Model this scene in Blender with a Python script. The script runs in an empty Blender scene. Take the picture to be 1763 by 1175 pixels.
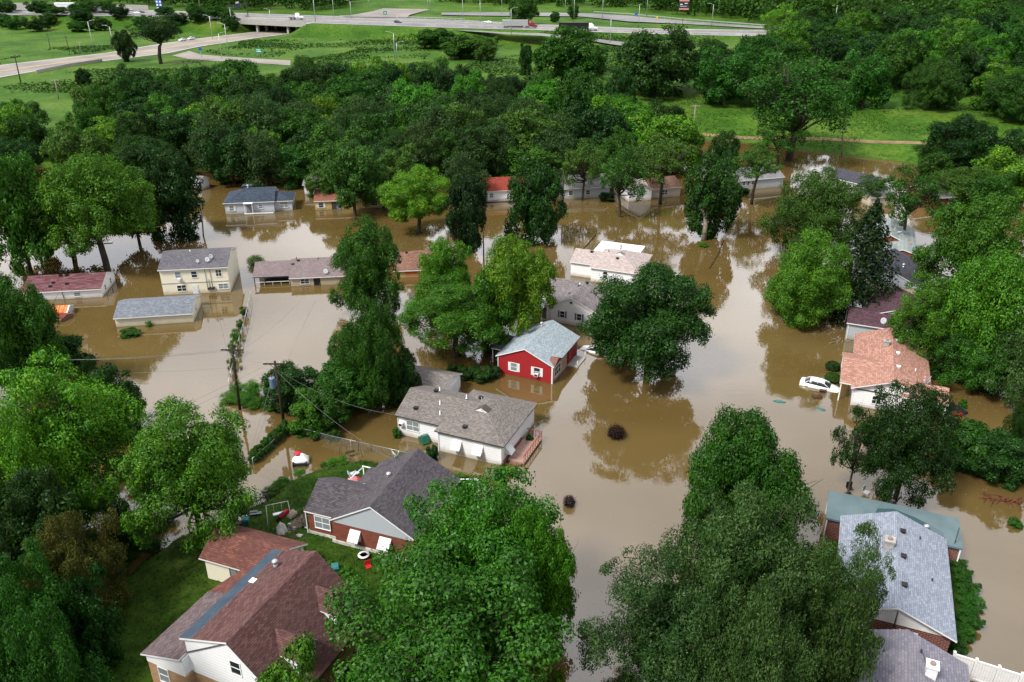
import bpy, math, random
import numpy as np
from mathutils import Vector, Matrix
C = bpy.context
SC = C.scene
COL = SC.collection
# ------------------------------------------------------------------ camera, world, sun, exposure
F, TH, H = 1420.0, math.radians(26.0), 50.0      # focal length for a 1763 px wide frame, downward tilt, height above the water
cam_d = bpy.data.cameras.new('camera'); cam = bpy.data.objects.new('camera', cam_d); COL.objects.link(cam)
cam_d.sensor_width = 36; cam_d.lens = 36 * F / 1763; cam_d.clip_start = .5; cam_d.clip_end = 6000
cam.location = (0, 0, H); cam.rotation_euler = (math.pi / 2 - TH, 0, 0); SC.camera = cam
W = bpy.data.worlds.new('World'); SC.world = W; W.use_nodes = True
SUN_EL, SUN_AZ = 52.0, 232.0                      # azimuth clockwise from +Y
def world():
    nt = W.node_tree; nt.nodes.clear(); n = nt.nodes.new; l = nt.links.new
    out = n('ShaderNodeOutputWorld'); bg = n('ShaderNodeBackground'); sky = n('ShaderNodeTexSky')
    sky.sky_type = 'NISHITA'; sky.sun_disc = False; sky.sun_elevation = math.radians(SUN_EL); sky.sun_rotation = math.radians(SUN_AZ)
    sky.air_density = 1.2; sky.dust_density = 2.5; sky.altitude = 100
    tc = n('ShaderNodeTexCoord'); mp = n('ShaderNodeMapping'); mp.inputs['Scale'].default_value = (1, 1, 2.6)
    nz = n('ShaderNodeTexNoise'); nz.inputs['Scale'].default_value = 2.2; nz.inputs['Detail'].default_value = 5; nz.inputs['Roughness'].default_value = .5
    cr = n('ShaderNodeValToRGB'); cr.color_ramp.elements[0].position = .30; cr.color_ramp.elements[0].color = (.45, .45, .45, 1)
    cr.color_ramp.elements[1].position = .62; cr.color_ramp.elements[1].color = (1, 1, 1, 1)
    c2 = n('ShaderNodeValToRGB'); c2.color_ramp.elements[0].position = .3; c2.color_ramp.elements[0].color = (9.3, 9.5, 10.5, 1)
    c2.color_ramp.elements[1].position = .7; c2.color_ramp.elements[1].color = (16.6, 16.4, 16.5, 1)
    n2 = n('ShaderNodeTexNoise'); n2.inputs['Scale'].default_value = 3.1; n2.inputs['Detail'].default_value = 3
    mx = n('ShaderNodeMix'); mx.data_type = 'RGBA'
    sy = n('ShaderNodeSeparateXYZ'); l(tc.outputs['Generated'], sy.inputs[0]); mr = n('ShaderNodeMapRange'); mr.interpolation_type = 'SMOOTHSTEP'; mr.inputs[1].default_value = -.3; mr.inputs[2].default_value = .9; mr.inputs[3].default_value = .85; mr.inputs[4].default_value = 2.0; l(sy.outputs[1], mr.inputs[0])
    vm = n('ShaderNodeVectorMath'); vm.operation = 'SCALE'; l(c2.outputs[0], vm.inputs[0]); l(mr.outputs[0], vm.inputs['Scale'])
    l(tc.outputs['Generated'], mp.inputs['Vector']); l(mp.outputs[0], nz.inputs['Vector']); l(mp.outputs[0], n2.inputs['Vector'])
    l(nz.outputs['Fac'], cr.inputs[0]); l(n2.outputs['Fac'], c2.inputs[0])
    l(cr.outputs[0], mx.inputs[0]); l(sky.outputs[0], mx.inputs[6]); l(vm.outputs[0], mx.inputs[7])
    l(mx.outputs[2], bg.inputs[0]); bg.inputs[1].default_value = .082; l(bg.outputs[0], out.inputs[0])
world()
sd = bpy.data.lights.new('sun', 'SUN'); sun = bpy.data.objects.new('sun', sd); COL.objects.link(sun)
sd.energy = 4.2; sd.angle = math.radians(13); sd.color = (1, .95, .87)
_a, _e = math.radians(SUN_AZ), math.radians(SUN_EL)
sun.rotation_euler = Vector((math.sin(_a) * math.cos(_e), math.cos(_a) * math.cos(_e), math.sin(_e))).to_track_quat('Z', 'Y').to_euler()
SC.view_settings.view_transform = 'Standard'; SC.view_settings.look = 'None'; SC.view_settings.gamma = 1; SC.view_settings.exposure = .26
cy = SC.cycles; cy.max_bounces = 5; cy.diffuse_bounces = 2; cy.glossy_bounces = 3; cy.transmission_bounces = 2; cy.transparent_max_bounces = 8
cy.use_adaptive_sampling = True; cy.adaptive_threshold = .02; cy.caustics_reflective = False; cy.caustics_refractive = False
# ------------------------------------------------------------------ survey helpers: where a sight line meets a level, in metres
CT, ST = math.cos(TH), math.sin(TH)
def at(u, v, z=0.0):
    x = (u - 881.5) / F; y = -(v - 587.5) / F
    dy = CT + y * ST; dz = -ST + y * CT; t = (z - H) / dz
    return Vector((x * t, dy * t, z))
def hz(y, v):
    yy = -(v - 587.5) / F
    return H + y * (-ST + yy * CT) / (CT + yy * ST)
def depth(y, z): return y * CT - (z - H) * ST
def x_at(u, y, z): return (u - 881.5) / F * depth(y, z)
# ------------------------------------------------------------------ objects
def tag(o, label=None, cat=None, group=None, kind=None):
    if label: o['label'] = label
    if cat: o['category'] = cat
    if group: o['group'] = group
    if kind: o['kind'] = kind
    return o
def empty(name, loc=(0, 0, 0), rz=0):
    o = bpy.data.objects.new(name, None); COL.objects.link(o); o.location = loc; o.rotation_euler = (0, 0, rz); o.empty_display_size = .2
    return o
def link_mesh(name, me, mats=None, parent=None):
    o = bpy.data.objects.new(name, me); COL.objects.link(o)
    if mats:
        for m in (mats if isinstance(mats, (list, tuple)) else [mats]): me.materials.append(m)
    if parent: o.parent = parent
    return o
def copy_tree(o, parent=None):
    c = o.copy(); COL.objects.link(c)
    if parent: c.parent = parent
    for ch in list(o.children): copy_tree(ch, c)
    return c
class MB:
    def __init__(s): s.v = []; s.f = []; s.m = []; s.sm = []
    def face(s, pts, m=0, smooth=False):
        i = len(s.v); s.v += [tuple(p) for p in pts]; s.f.append(tuple(range(i, i + len(pts)))); s.m.append(m); s.sm.append(smooth)
    def solid(s, verts, faces, m=0, smooth=False):
        i = len(s.v); s.v += [tuple(p) for p in verts]
        for k, f in enumerate(faces):
            s.f.append(tuple(i + j for j in f)); s.m.append(m[k] if isinstance(m, (list, tuple)) else m); s.sm.append(smooth)
        return s
    def box(s, x0, x1, y0, y1, z0, z1, m=0, M=None):
        v = [Vector(p) for p in ((x0, y0, z0), (x1, y0, z0), (x1, y1, z0), (x0, y1, z0), (x0, y0, z1), (x1, y0, z1), (x1, y1, z1), (x0, y1, z1))]
        if M: v = [M @ p for p in v]
        return s.solid(v, [(3, 2, 1, 0), (4, 5, 6, 7), (0, 1, 5, 4), (1, 2, 6, 5), (2, 3, 7, 6), (3, 0, 4, 7)], m)
    def prism(s, poly, d0, d1, axis='z', m=0, mside=None):
        """closed prism: a polygon of 2-D points run from d0 to d1 along an axis"""
        def P(a, b, d): return (a, b, d) if axis == 'z' else ((d, a, b) if axis == 'x' else (a, d, b))
        n = len(poly); v = [P(a, b, d0) for a, b in poly] + [P(a, b, d1) for a, b in poly]
        if mside is None: mside = m
        f = [tuple(range(n))[::-1], tuple(range(n, 2 * n))] + [(i, (i + 1) % n, n + (i + 1) % n, n + i) for i in range(n)]
        return s.solid(v, f, [m, m] + [mside] * n)
    def tube(s, pts, rad, n=6, m=0, cap=True, smooth=True):
        pts = [Vector(p) for p in pts]; rings = []; i0 = len(s.v)
        if not isinstance(rad, (list, tuple)): rad = [rad] * len(pts)
        up = Vector((0, 0, 1))
        for k, p in enumerate(pts):
            d = (pts[min(k + 1, len(pts) - 1)] - pts[max(k - 1, 0)]).normalized()
            a = d.cross(up if abs(d.z) < .95 else Vector((1, 0, 0))).normalized(); b = d.cross(a)
            for j in range(n):
                t = 2 * math.pi * j / n; s.v.append(tuple(p + (a * math.cos(t) + b * math.sin(t)) * rad[k]))
        for k in range(len(pts) - 1):
            for j in range(n):
                j2 = (j + 1) % n
                s.f.append((i0 + k * n + j, i0 + k * n + j2, i0 + (k + 1) * n + j2, i0 + (k + 1) * n + j)); s.m.append(m); s.sm.append(smooth)
        if cap:
            s.f.append(tuple(i0 + j for j in range(n))[::-1]); s.m.append(m); s.sm.append(False)
            s.f.append(tuple(i0 + (len(pts) - 1) * n + j for j in range(n))); s.m.append(m); s.sm.append(False)
        return s
    def lathe(s, prof, c=(0, 0, 0), n=14, m=0, smooth=True):
        return s.tube([(c[0], c[1], c[2] + z) for r, z in prof], [max(r, .001) for r, z in prof], n, m, True, smooth)
    def build(s, name, mats, parent=None, uv=False):
        me = bpy.data.meshes.new(name); me.from_pydata(s.v, [], s.f)
        mats = mats if isinstance(mats, (list, tuple)) else [mats]
        for m in mats: me.materials.append(m)
        me.polygons.foreach_set('material_index', s.m); me.polygons.foreach_set('use_smooth', s.sm)
        import bmesh
        bm = bmesh.new(); bm.from_mesh(me); bmesh.ops.recalc_face_normals(bm, faces=bm.faces[:]); bm.to_mesh(me); bm.free()
        if uv:
            ul = me.uv_layers.new(name='UVMap').data
            for p in me.polygons:
                nn = p.normal
                if abs(nn.z) > .999: a, b = Vector((1, 0, 0)), Vector((0, 1, 0))
                else:
                    a = Vector((0, 0, 1)).cross(nn).normalized(); b = nn.cross(a)
                for li in p.loop_indices:
                    co = me.vertices[me.loops[li].vertex_index].co; ul[li].uv = (co.dot(a), co.dot(b))
        o = bpy.data.objects.new(name, me); COL.objects.link(o)
        if parent: o.parent = parent
        return o
# ------------------------------------------------------------------ materials
def mat(name, col, rough=.7, spec=.3, metal=0, emit=None):
    m = bpy.data.materials.new(name); m.use_nodes = True; b = m.node_tree.nodes['Principled BSDF']
    b.inputs['Base Color'].default_value = (*col, 1); b.inputs['Roughness'].default_value = rough
    b.inputs['Specular IOR Level'].default_value = spec; b.inputs['Metallic'].default_value = metal
    return m
def nodes(m): return m.node_tree.nodes, m.node_tree.links, m.node_tree.nodes['Principled BSDF']
def ramp(nt, stops):
    r = nt.nodes.new('ShaderNodeValToRGB'); e = r.color_ramp.elements
    while len(e) < len(stops): e.new(.5)
    for k, (p, c) in enumerate(stops): e[k].position = p; e[k].color = (*c, 1)
    return r
def noisy(name, c1, c2, scale=3, rough=.8, detail=4, bump=0, spec=.2, c3=None, metal=0):
    """two or three colours mixed by object-space noise: paint, metal, bark, soil"""
    m = mat(name, c1, rough, spec, metal); N, L, b = nodes(m); nt = m.node_tree
    tc = N.new('ShaderNodeTexCoord'); z = N.new('ShaderNodeTexNoise'); z.inputs['Scale'].default_value = scale; z.inputs['Detail'].default_value = detail
    z.inputs['Roughness'].default_value = .65
    st = [(.32, c1), (.66, c2)] if c3 is None else [(.3, c1), (.52, c2), (.72, c3)]
    r = ramp(nt, st); L.new(tc.outputs['Object'], z.inputs['Vector']); L.new(z.outputs['Fac'], r.inputs[0]); L.new(r.outputs[0], b.inputs['Base Color'])
    if bump:
        bp = N.new('ShaderNodeBump'); bp.inputs['Strength'].default_value = bump; bp.inputs['Distance'].default_value = .1
        L.new(z.outputs['Fac'], bp.inputs['Height']); L.new(bp.outputs[0], b.inputs['Normal'])
    return m
def shingle(name, c1, c2, c3, row=.15, wid=.34, stain=None, amt=.5):
    """asphalt shingles in courses: colour by shingle, weathered patches over it"""
    m = mat(name, c1, .88, .15); N, L, b = nodes(m); nt = m.node_tree
    uv = N.new('ShaderNodeUVMap'); br = N.new('ShaderNodeTexBrick'); br.inputs['Scale'].default_value = 1
    br.inputs['Brick Width'].default_value = wid; br.inputs['Row Height'].default_value = row; br.inputs['Mortar Size'].default_value = .012
    br.inputs['Color1'].default_value = (0, 0, 0, 1); br.inputs['Color2'].default_value = (1, 1, 1, 1); br.inputs['Mortar'].default_value = (0, 0, 0, 1); br.inputs['Bias'].default_value = 0
    L.new(uv.outputs[0], br.inputs['Vector'])
    r = ramp(nt, [(0, c1), (.5, c2), (1, c3)]); L.new(br.outputs['Color'], r.inputs[0])
    tc = N.new('ShaderNodeTexCoord'); z = N.new('ShaderNodeTexNoise'); z.inputs['Scale'].default_value = .55; z.inputs['Detail'].default_value = 6; z.inputs['Roughness'].default_value = .62
    L.new(tc.outputs['Object'], z.inputs['Vector']); r2 = ramp(nt, [(.35, (0, 0, 0)), (.7, (1, 1, 1))]); L.new(z.outputs['Fac'], r2.inputs[0])
    mx = N.new('ShaderNodeMix'); mx.data_type = 'RGBA'; mx.blend_type = 'MIX'
    sc = N.new('ShaderNodeMath'); sc.operation = 'MULTIPLY'; sc.inputs[1].default_value = amt; L.new(r2.outputs[0], sc.inputs[0])
    L.new(sc.outputs[0], mx.inputs[0]); L.new(r.outputs[0], mx.inputs[6])
    mx.inputs[7].default_value = (*(stain or tuple(x * .6 for x in c2)), 1)
    md = N.new('ShaderNodeMix'); md.data_type = 'RGBA'; md.blend_type = 'MULTIPLY'; ad = N.new('ShaderNodeMath'); ad.operation = 'MULTIPLY'; ad.inputs[1].default_value = .55
    L.new(br.outputs['Fac'], ad.inputs[0]); L.new(ad.outputs[0], md.inputs[0]); L.new(mx.outputs[2], md.inputs[6]); md.inputs[7].default_value = (.3, .3, .3, 1)
    L.new(md.outputs[2], b.inputs['Base Color'])
    bp = N.new('ShaderNodeBump'); bp.inputs['Strength'].default_value = .5; bp.inputs['Distance'].default_value = .03
    L.new(br.outputs['Color'], bp.inputs['Height']); L.new(bp.outputs[0], b.inputs['Normal'])
    return m
def siding(name, col, row=.2, dirt=(.30, .26, .18), band=.9, line=.55):
    """lap siding: a shadow groove every board, mud tide mark near the flood line"""
    m = mat(name, col, .6, .25); N, L, b = nodes(m); nt = m.node_tree
    uv = N.new('ShaderNodeUVMap'); sp = N.new('ShaderNodeSeparateXYZ'); L.new(uv.outputs[0], sp.inputs[0])
    d = N.new('ShaderNodeMath'); d.operation = 'DIVIDE'; d.inputs[1].default_value = row; L.new(sp.outputs[1], d.inputs[0])
    fr = N.new('ShaderNodeMath'); fr.operation = 'FRACT'; L.new(d.outputs[0], fr.inputs[0])
    r = ramp(nt, [(0, (line, line, line)), (.14, (1, 1, 1))]); L.new(fr.outputs[0], r.inputs[0])
    tc = N.new('ShaderNodeTexCoord'); z = N.new('ShaderNodeTexNoise'); z.inputs['Scale'].default_value = 1.3; z.inputs['Detail'].default_value = 5
    L.new(tc.outputs['Object'], z.inputs['Vector'])
    st = N.new('ShaderNodeSeparateXYZ'); L.new(tc.outputs['Object'], st.inputs[0])
    ad = N.new('ShaderNodeMath'); ad.operation = 'MULTIPLY_ADD'; ad.inputs[1].default_value = .5; L.new(z.outputs['Fac'], ad.inputs[0]); L.new(st.outputs[2], ad.inputs[2])
    mr = N.new('ShaderNodeMapRange'); mr.inputs[1].default_value = .2; mr.inputs[2].default_value = band; mr.inputs[3].default_value = .8; mr.inputs[4].default_value = 0
    L.new(ad.outputs[0], mr.inputs[0])
    mx = N.new('ShaderNodeMix'); mx.data_type = 'RGBA'; L.new(mr.outputs[0], mx.inputs[0]); mx.inputs[6].default_value = (*col, 1); mx.inputs[7].default_value = (*dirt, 1)
    ml = N.new('ShaderNodeMix'); ml.data_type = 'RGBA'; ml.blend_type = 'MULTIPLY'; ml.inputs[0].default_value = 1
    L.new(mx.outputs[2], ml.inputs[6]); L.new(r.outputs[0], ml.inputs[7]); L.new(ml.outputs[2], b.inputs['Base Color'])
    return m
def brick(name, c1, c2, mortar, scale=1, bw=.42, rh=.16):
    m = mat(name, c1, .85, .2); N, L, b = nodes(m)
    uv = N.new('ShaderNodeUVMap'); br = N.new('ShaderNodeTexBrick'); br.inputs['Scale'].default_value = scale
    br.inputs['Brick Width'].default_value = bw; br.inputs['Row Height'].default_value = rh; br.inputs['Mortar Size'].default_value = .02
    br.inputs['Color1'].default_value = (*c1, 1); br.inputs['Color2'].default_value = (*c2, 1); br.inputs['Mortar'].default_value = (*mortar, 1)
    L.new(uv.outputs[0], br.inputs['Vector']); L.new(br.outputs['Color'], b.inputs['Base Color'])
    return m
def leafmat(name, dark, mid, light, trans=.22):
    """leaves: every leaf takes its own tone, sprays and whole trees drift a little"""
    m = bpy.data.materials.new(name); m.use_nodes = True; nt = m.node_tree; nt.nodes.clear(); n = nt.nodes.new; L = nt.links.new
    out = n('ShaderNodeOutputMaterial'); g = n('ShaderNodeNewGeometry'); oi = n('ShaderNodeObjectInfo'); tc = n('ShaderNodeTexCoord')
    z = n('ShaderNodeTexNoise'); z.inputs['Scale'].default_value = 2.6; z.inputs['Detail'].default_value = 2; L(tc.outputs['Object'], z.inputs['Vector'])
    a = n('ShaderNodeMath'); a.operation = 'MULTIPLY_ADD'; a.inputs[1].default_value = .55; L(g.outputs['Random Per Island'], a.inputs[0])
    s = n('ShaderNodeMath'); s.operation = 'MULTIPLY_ADD'; s.inputs[1].default_value = .9; s.inputs[2].default_value = -.22; L(z.outputs['Fac'], s.inputs[0]); L(s.outputs[0], a.inputs[2])
    r = ramp(nt, [(.12, dark), (.5, mid), (.92, light)]); L(a.outputs[0], r.inputs[0])
    hs = n('ShaderNodeHueSaturation'); h1 = n('ShaderNodeMath'); h1.operation = 'MULTIPLY_ADD'; h1.inputs[1].default_value = .024; h1.inputs[2].default_value = .488; L(oi.outputs['Random'], h1.inputs[0]); L(h1.outputs[0], hs.inputs['Hue'])
    v1 = n('ShaderNodeMath'); v1.operation = 'MULTIPLY_ADD'; v1.inputs[1].default_value = .45; v1.inputs[2].default_value = .78
    f1 = n('ShaderNodeMath'); f1.operation = 'MULTIPLY'; f1.inputs[1].default_value = 7.31; f2 = n('ShaderNodeMath'); f2.operation = 'FRACT'
    L(oi.outputs['Random'], f1.inputs[0]); L(f1.outputs[0], f2.inputs[0]); L(f2.outputs[0], v1.inputs[0]); L(v1.outputs[0], hs.inputs['Value'])
    L(r.outputs[0], hs.inputs['Color'])
    d = n('ShaderNodeBsdfDiffuse'); t = n('ShaderNodeBsdfTranslucent'); ms = n('ShaderNodeMixShader'); ms.inputs[0].default_value = trans
    L(hs.outputs[0], d.inputs[0]); L(hs.outputs[0], t.inputs[0]); L(d.outputs[0], ms.inputs[1]); L(t.outputs[0], ms.inputs[2])
    gl = n('ShaderNodeBsdfGlossy'); gl.inputs['Roughness'].default_value = .45; gl.inputs[0].default_value = (1, 1, 1, 1); m2 = n('ShaderNodeMixShader'); m2.inputs[0].default_value = .012
    L(ms.outputs[0], m2.inputs[1]); L(gl.outputs[0], m2.inputs[2]); L(m2.outputs[0], out.inputs[0])
    return m
LEAF = {
 'mid':    leafmat('leaves_mid',    (.0075, .0340, .0030), (.0215, .0850, .0060), (.0500, .1520, .0120)),
 'bright': leafmat('leaves_bright', (.0125, .0560, .0030), (.0370, .1320, .0070), (.0900, .2350, .0140)),
 'yellow': leafmat('leaves_yellow', (.0180, .0680, .0030), (.0560, .1700, .0070), (.1900, .3450, .0180)),
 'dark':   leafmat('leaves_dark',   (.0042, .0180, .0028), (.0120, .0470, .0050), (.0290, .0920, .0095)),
 'grey':   leafmat('leaves_grey',   (.0115, .0360, .0060), (.0300, .0800, .0150), (.0850, .1520, .0420)),
 'olive':  leafmat('leaves_olive',  (.0110, .0400, .0040), (.0320, .0920, .0080), (.0720, .1550, .0200)),
 'spruce': leafmat('leaves_spruce', (.0030, .0130, .0030), (.0080, .0280, .0050), (.0180, .0500, .0090), .15),
 'rust':   leafmat('leaves_rust',   (.0180, .0290, .0040), (.0460, .0570, .0080), (.0950, .0900, .0120)),
 'red':    leafmat('leaves_red',    (.0480, .0360, .0064), (.1360, .0800, .0120), (.2400, .1360, .0240)),
 'plum':   leafmat('leaves_plum',   (.0080, .0040, .0040), (.0180, .0080, .0080), (.0350, .0140, .0140), .1),
}
M = {
 'bark': noisy('bark', (.030, .024, .018), (.075, .062, .050), 5, .95, bump=.4),
 'bark_pale': noisy('bark_pale', (.16, .13, .10), (.36, .31, .26), 4, .95, bump=.4),
 'wood_dark': noisy('wood_dark', (.022, .016, .012), (.05, .038, .028), 6, .9),
 'white': noisy('white_paint', (.64, .65, .66), (.76, .77, .78), 2, .5), 'trim': mat('white_trim', (.78, .79, .80), .5),
 'dtrim': mat('dark_trim', (.05, .05, .055), .5), 'glass': mat('window_glass', (.02, .025, .03), .06, .6), 'glass_pale': mat('curtained_glass', (.20, .24, .26), .15, .6),
 'rubber': mat('rubber', (.012, .012, .013), .8), 'black': mat('black_plastic', (.012, .012, .014), .5), 'steel': noisy('galvanised_steel', (.35, .37, .38), (.55, .57, .58), 8, .4, metal=.6),
 'green_plastic': mat('green_plastic', (.01, .10, .06), .45), 'teal_plastic': mat('teal_plastic', (.02, .13, .12), .5),
 'red': mat('red_plastic', (.42, .02, .025), .5), 'blue_grey': mat('blue_grey_paint', (.10, .17, .24), .6), 'dish': mat('dish_grey', (.45, .48, .52), .45),
 'car_white': mat('white_car_paint', (.75, .76, .76), .15, .6), 'pink': mat('pink_plastic', (.65, .25, .30), .5), 'soil': noisy('soil', (.09, .07, .05), (.20, .16, .12), 6, .95),
 'concrete': noisy('concrete', (.26, .25, .24), (.40, .385, .36), 2.5, .9), 'tarp': noisy('grey_tarp', (.28, .28, .28), (.5, .5, .49), 3, .6, bump=.6),
}
# ------------------------------------------------------------------ ground
def seg_dist(px, py, pts, closed=False):
    d = np.full(px.shape, 1e9); n = len(pts)
    for i in range(n if closed else n - 1):
        ax, ay = pts[i]; bx, by = pts[(i + 1) % n]; dx, dy = bx - ax, by - ay; L2 = dx * dx + dy * dy + 1e-9
        t = np.clip(((px - ax) * dx + (py - ay) * dy) / L2, 0, 1); d = np.minimum(d, np.hypot(px - ax - t * dx, py - ay - t * dy))
    return d
def inside(px, py, pts):
    c = np.zeros(px.shape, bool); n = len(pts)
    for i in range(n):
        ax, ay = pts[i]; bx, by = pts[(i + 1) % n]
        if ay == by: continue
        c ^= ((ay > py) != (by > py)) & (px < (bx - ax) * (py - ay) / (by - ay) + ax)
    return c
def sdf(px, py, pts): d = seg_dist(px, py, pts, True); return np.where(inside(px, py, pts), d, -d)
def ss(x, a, b): t = np.clip((x - a) / (b - a), 0, 1); return t * t * (3 - 2 * t)
P2 = lambda L, z=0: [tuple(at(u, v, z)[:2]) for u, v in L]
YARD = P2([(-60, 1085), (90, 1062), (150, 1018), (215, 985), (262, 948), (300, 925), (345, 905), (410, 885), (455, 862), (478, 842), (510, 816), (560, 801), (625, 794), (700, 793), (752, 800), (800, 830), (845, 880), (880, 960), (900, 1080), (890, 1175), (880, 1500), (-300, 1500)])
BANK = P2([(1420, 900), (1640, 948), (1668, 972), (1688, 1020), (1684, 1070), (1668, 1105), (1650, 1150), (1600, 1400), (1300, 1400), (1440, 1060)])
LEVEE = P2([(1010, 262), (1180, 243), (1300, 252), (1450, 272), (1560, 285), (1660, 303), (1800, 322), (2600, 420)])
HW_FAR = [(-400, 10), (0, 13), (230, 17), (500, 25.5), (800, 35), (925, 42), (1100, 49), (1310, 52), (1500, 53.5), (1900, 55)]
HW_NEAR = [(-400, 24), (0, 26), (230, 27.8), (440, 36), (500, 40), (800, 49), (925, 52), (1100, 58), (1310, 63), (1500, 64.5), (1900, 67)]
HF, HN = P2(HW_FAR, 7), P2(HW_NEAR, 7)
RD_L = [(-120, 129), (0, 112), (185, 91), (260, 78), (330, 68), (430, 56), (500, 50.5)]
RD_R = [(-120, 152), (0, 134), (118, 113), (200, 101), (290, 92), (345, 80.5), (440, 66), (520, 56)]
RM_L = [(326, 88), (345, 94), (385, 97.5), (440, 101), (475, 103), (500, 104.5)]
RM_R = [(296, 96), (330, 103), (385, 106), (440, 109), (475, 111), (500, 113)]
under = P2([(418, 62), (520, 62), (512, 22), (425, 22)], 1)
under = [(at(415, 57, 1)[0], at(415, 57, 1)[1]), (at(519, 57, 1)[0], at(519, 57, 1)[1]), (at(519, 57, 1)[0] + 36, at(500, 30, 7)[1] + 30), (at(415, 57, 1)[0] + 28, at(500, 30, 7)[1] + 30)]
def noise2(x, y, s, seed=0):
    r = np.random.RandomState(seed); o = np.zeros_like(x)
    for k in range(7):
        a = r.rand() * 6.28; f = s * (0.6 + r.rand() * 1.2); o += np.sin(x * math.cos(a) * f + y * math.sin(a) * f + r.rand() * 6.28)
    return o / 7
def ground_h(x, y):
    h = np.full(x.shape, -1.5)
    n1 = 1.6 * noise2(x, y, .35, 1) + 1.2 * noise2(x, y, 1.3, 2)
    h = np.maximum(h, -1.5 + 2.1 * ss(sdf(x, y, YARD) + .5 * n1, -2.4, 2.0) + .25 * ss(sdf(x, y, YARD), 2, 9))
    h = np.maximum(h, -1.5 + 2.0 * ss(sdf(x, y, BANK) + .4 * n1, -1.6, 1.4))
    # fields and wood floor beyond the houses
    h = np.maximum(h, -1.5 + 2.5 * ss(y - 196 + 6 * noise2(x, y, .03, 3) + np.where(x > 25, -60, 0) - np.where(x > 25, 0, 0), -6, 10) + .25 * noise2(x, y, .06, 4) * ss(y, 200, 260))
    # levee on the far bank
    lx = np.array([p[0] for p in LEVEE]); ly = np.array([p[1] for p in LEVEE]); o = np.argsort(lx); yl = np.interp(x, lx[o], ly[o]); s = (y - yl) * .93
    lev = np.where(s < 24, -1.2 + 5.0 * ss(s, -7, 24), 3.8) + 1.6 * ss(s, 32, 58) + .12 * noise2(x, y, .5, 8)
    h = np.where((x > 25) & (y > yl - 8), np.maximum(lev, np.where(s < 0, -1.5, lev)), h)
    # highway embankment, cut by the underpass
    hx = np.array([p[0] for p in HN]); hy = np.array([p[1] for p in HN]); yn = np.interp(x, hx, hy); q = y - yn
    emb = 6.85 - np.clip(-q - 1.5, 0, 60) * .42 + .15 * noise2(x, y, .3, 9)
    emb = np.where(q > -1.5, 6.85, emb)
    cut = ss(sdf(x, y, under), -7, 1)
    hw = np.maximum(h, emb); hw = np.where(q > 60, 6.6 + ss(q, 60, 500) * 14, hw)
    h = hw * (1 - cut) + np.minimum(1.0, hw) * cut
    h = np.where(q > 26, np.maximum(h, 6.6 * ss(q, 26, 40)), h)
    rd = P2([((a[0] + b[0]) / 2, (a[1] + b[1]) / 2) for a, b in zip(RD_L, RD_R[:7])], 1); rm = P2([((a[0] + b[0]) / 2, (a[1] + b[1]) / 2) for a, b in zip(RM_L, RM_R)], 1)
    d = np.minimum(seg_dist(x, y, rd) - 13, seg_dist(x, y, rm) - 9); k = 1 - ss(d, 0, 10); h = h * (1 - k) + np.minimum(h, .96) * k
    return h
def grid(name, xs, ys, mats):
    X, Y = np.meshgrid(xs, ys); Z = ground_h(X, Y); ny, nx = X.shape
    co = np.stack([X, Y, Z], -1).reshape(-1, 3).astype(np.float32)
    i = (np.arange(ny - 1)[:, None] * nx + np.arange(nx - 1)[None, :]).reshape(-1)
    q = np.stack([i, i + 1, i + nx + 1, i + nx], -1)
    me = quads(name, co, q); me.polygons.foreach_set('use_smooth', [True] * len(me.polygons))
    o = link_mesh(name, me, mats); return o
def quads(name, co, q):
    me = bpy.data.meshes.new(name); me.vertices.add(len(co)); me.vertices.foreach_set('co', co.astype(np.float32).reshape(-1))
    me.loops.add(q.size); me.loops.foreach_set('vertex_index', q.astype(np.int32).reshape(-1))
    me.polygons.add(len(q)); me.polygons.foreach_set('loop_start', np.arange(0, q.size, q.shape[1], dtype=np.int32))
    me.update(calc_edges=True); me.validate(); return me
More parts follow.
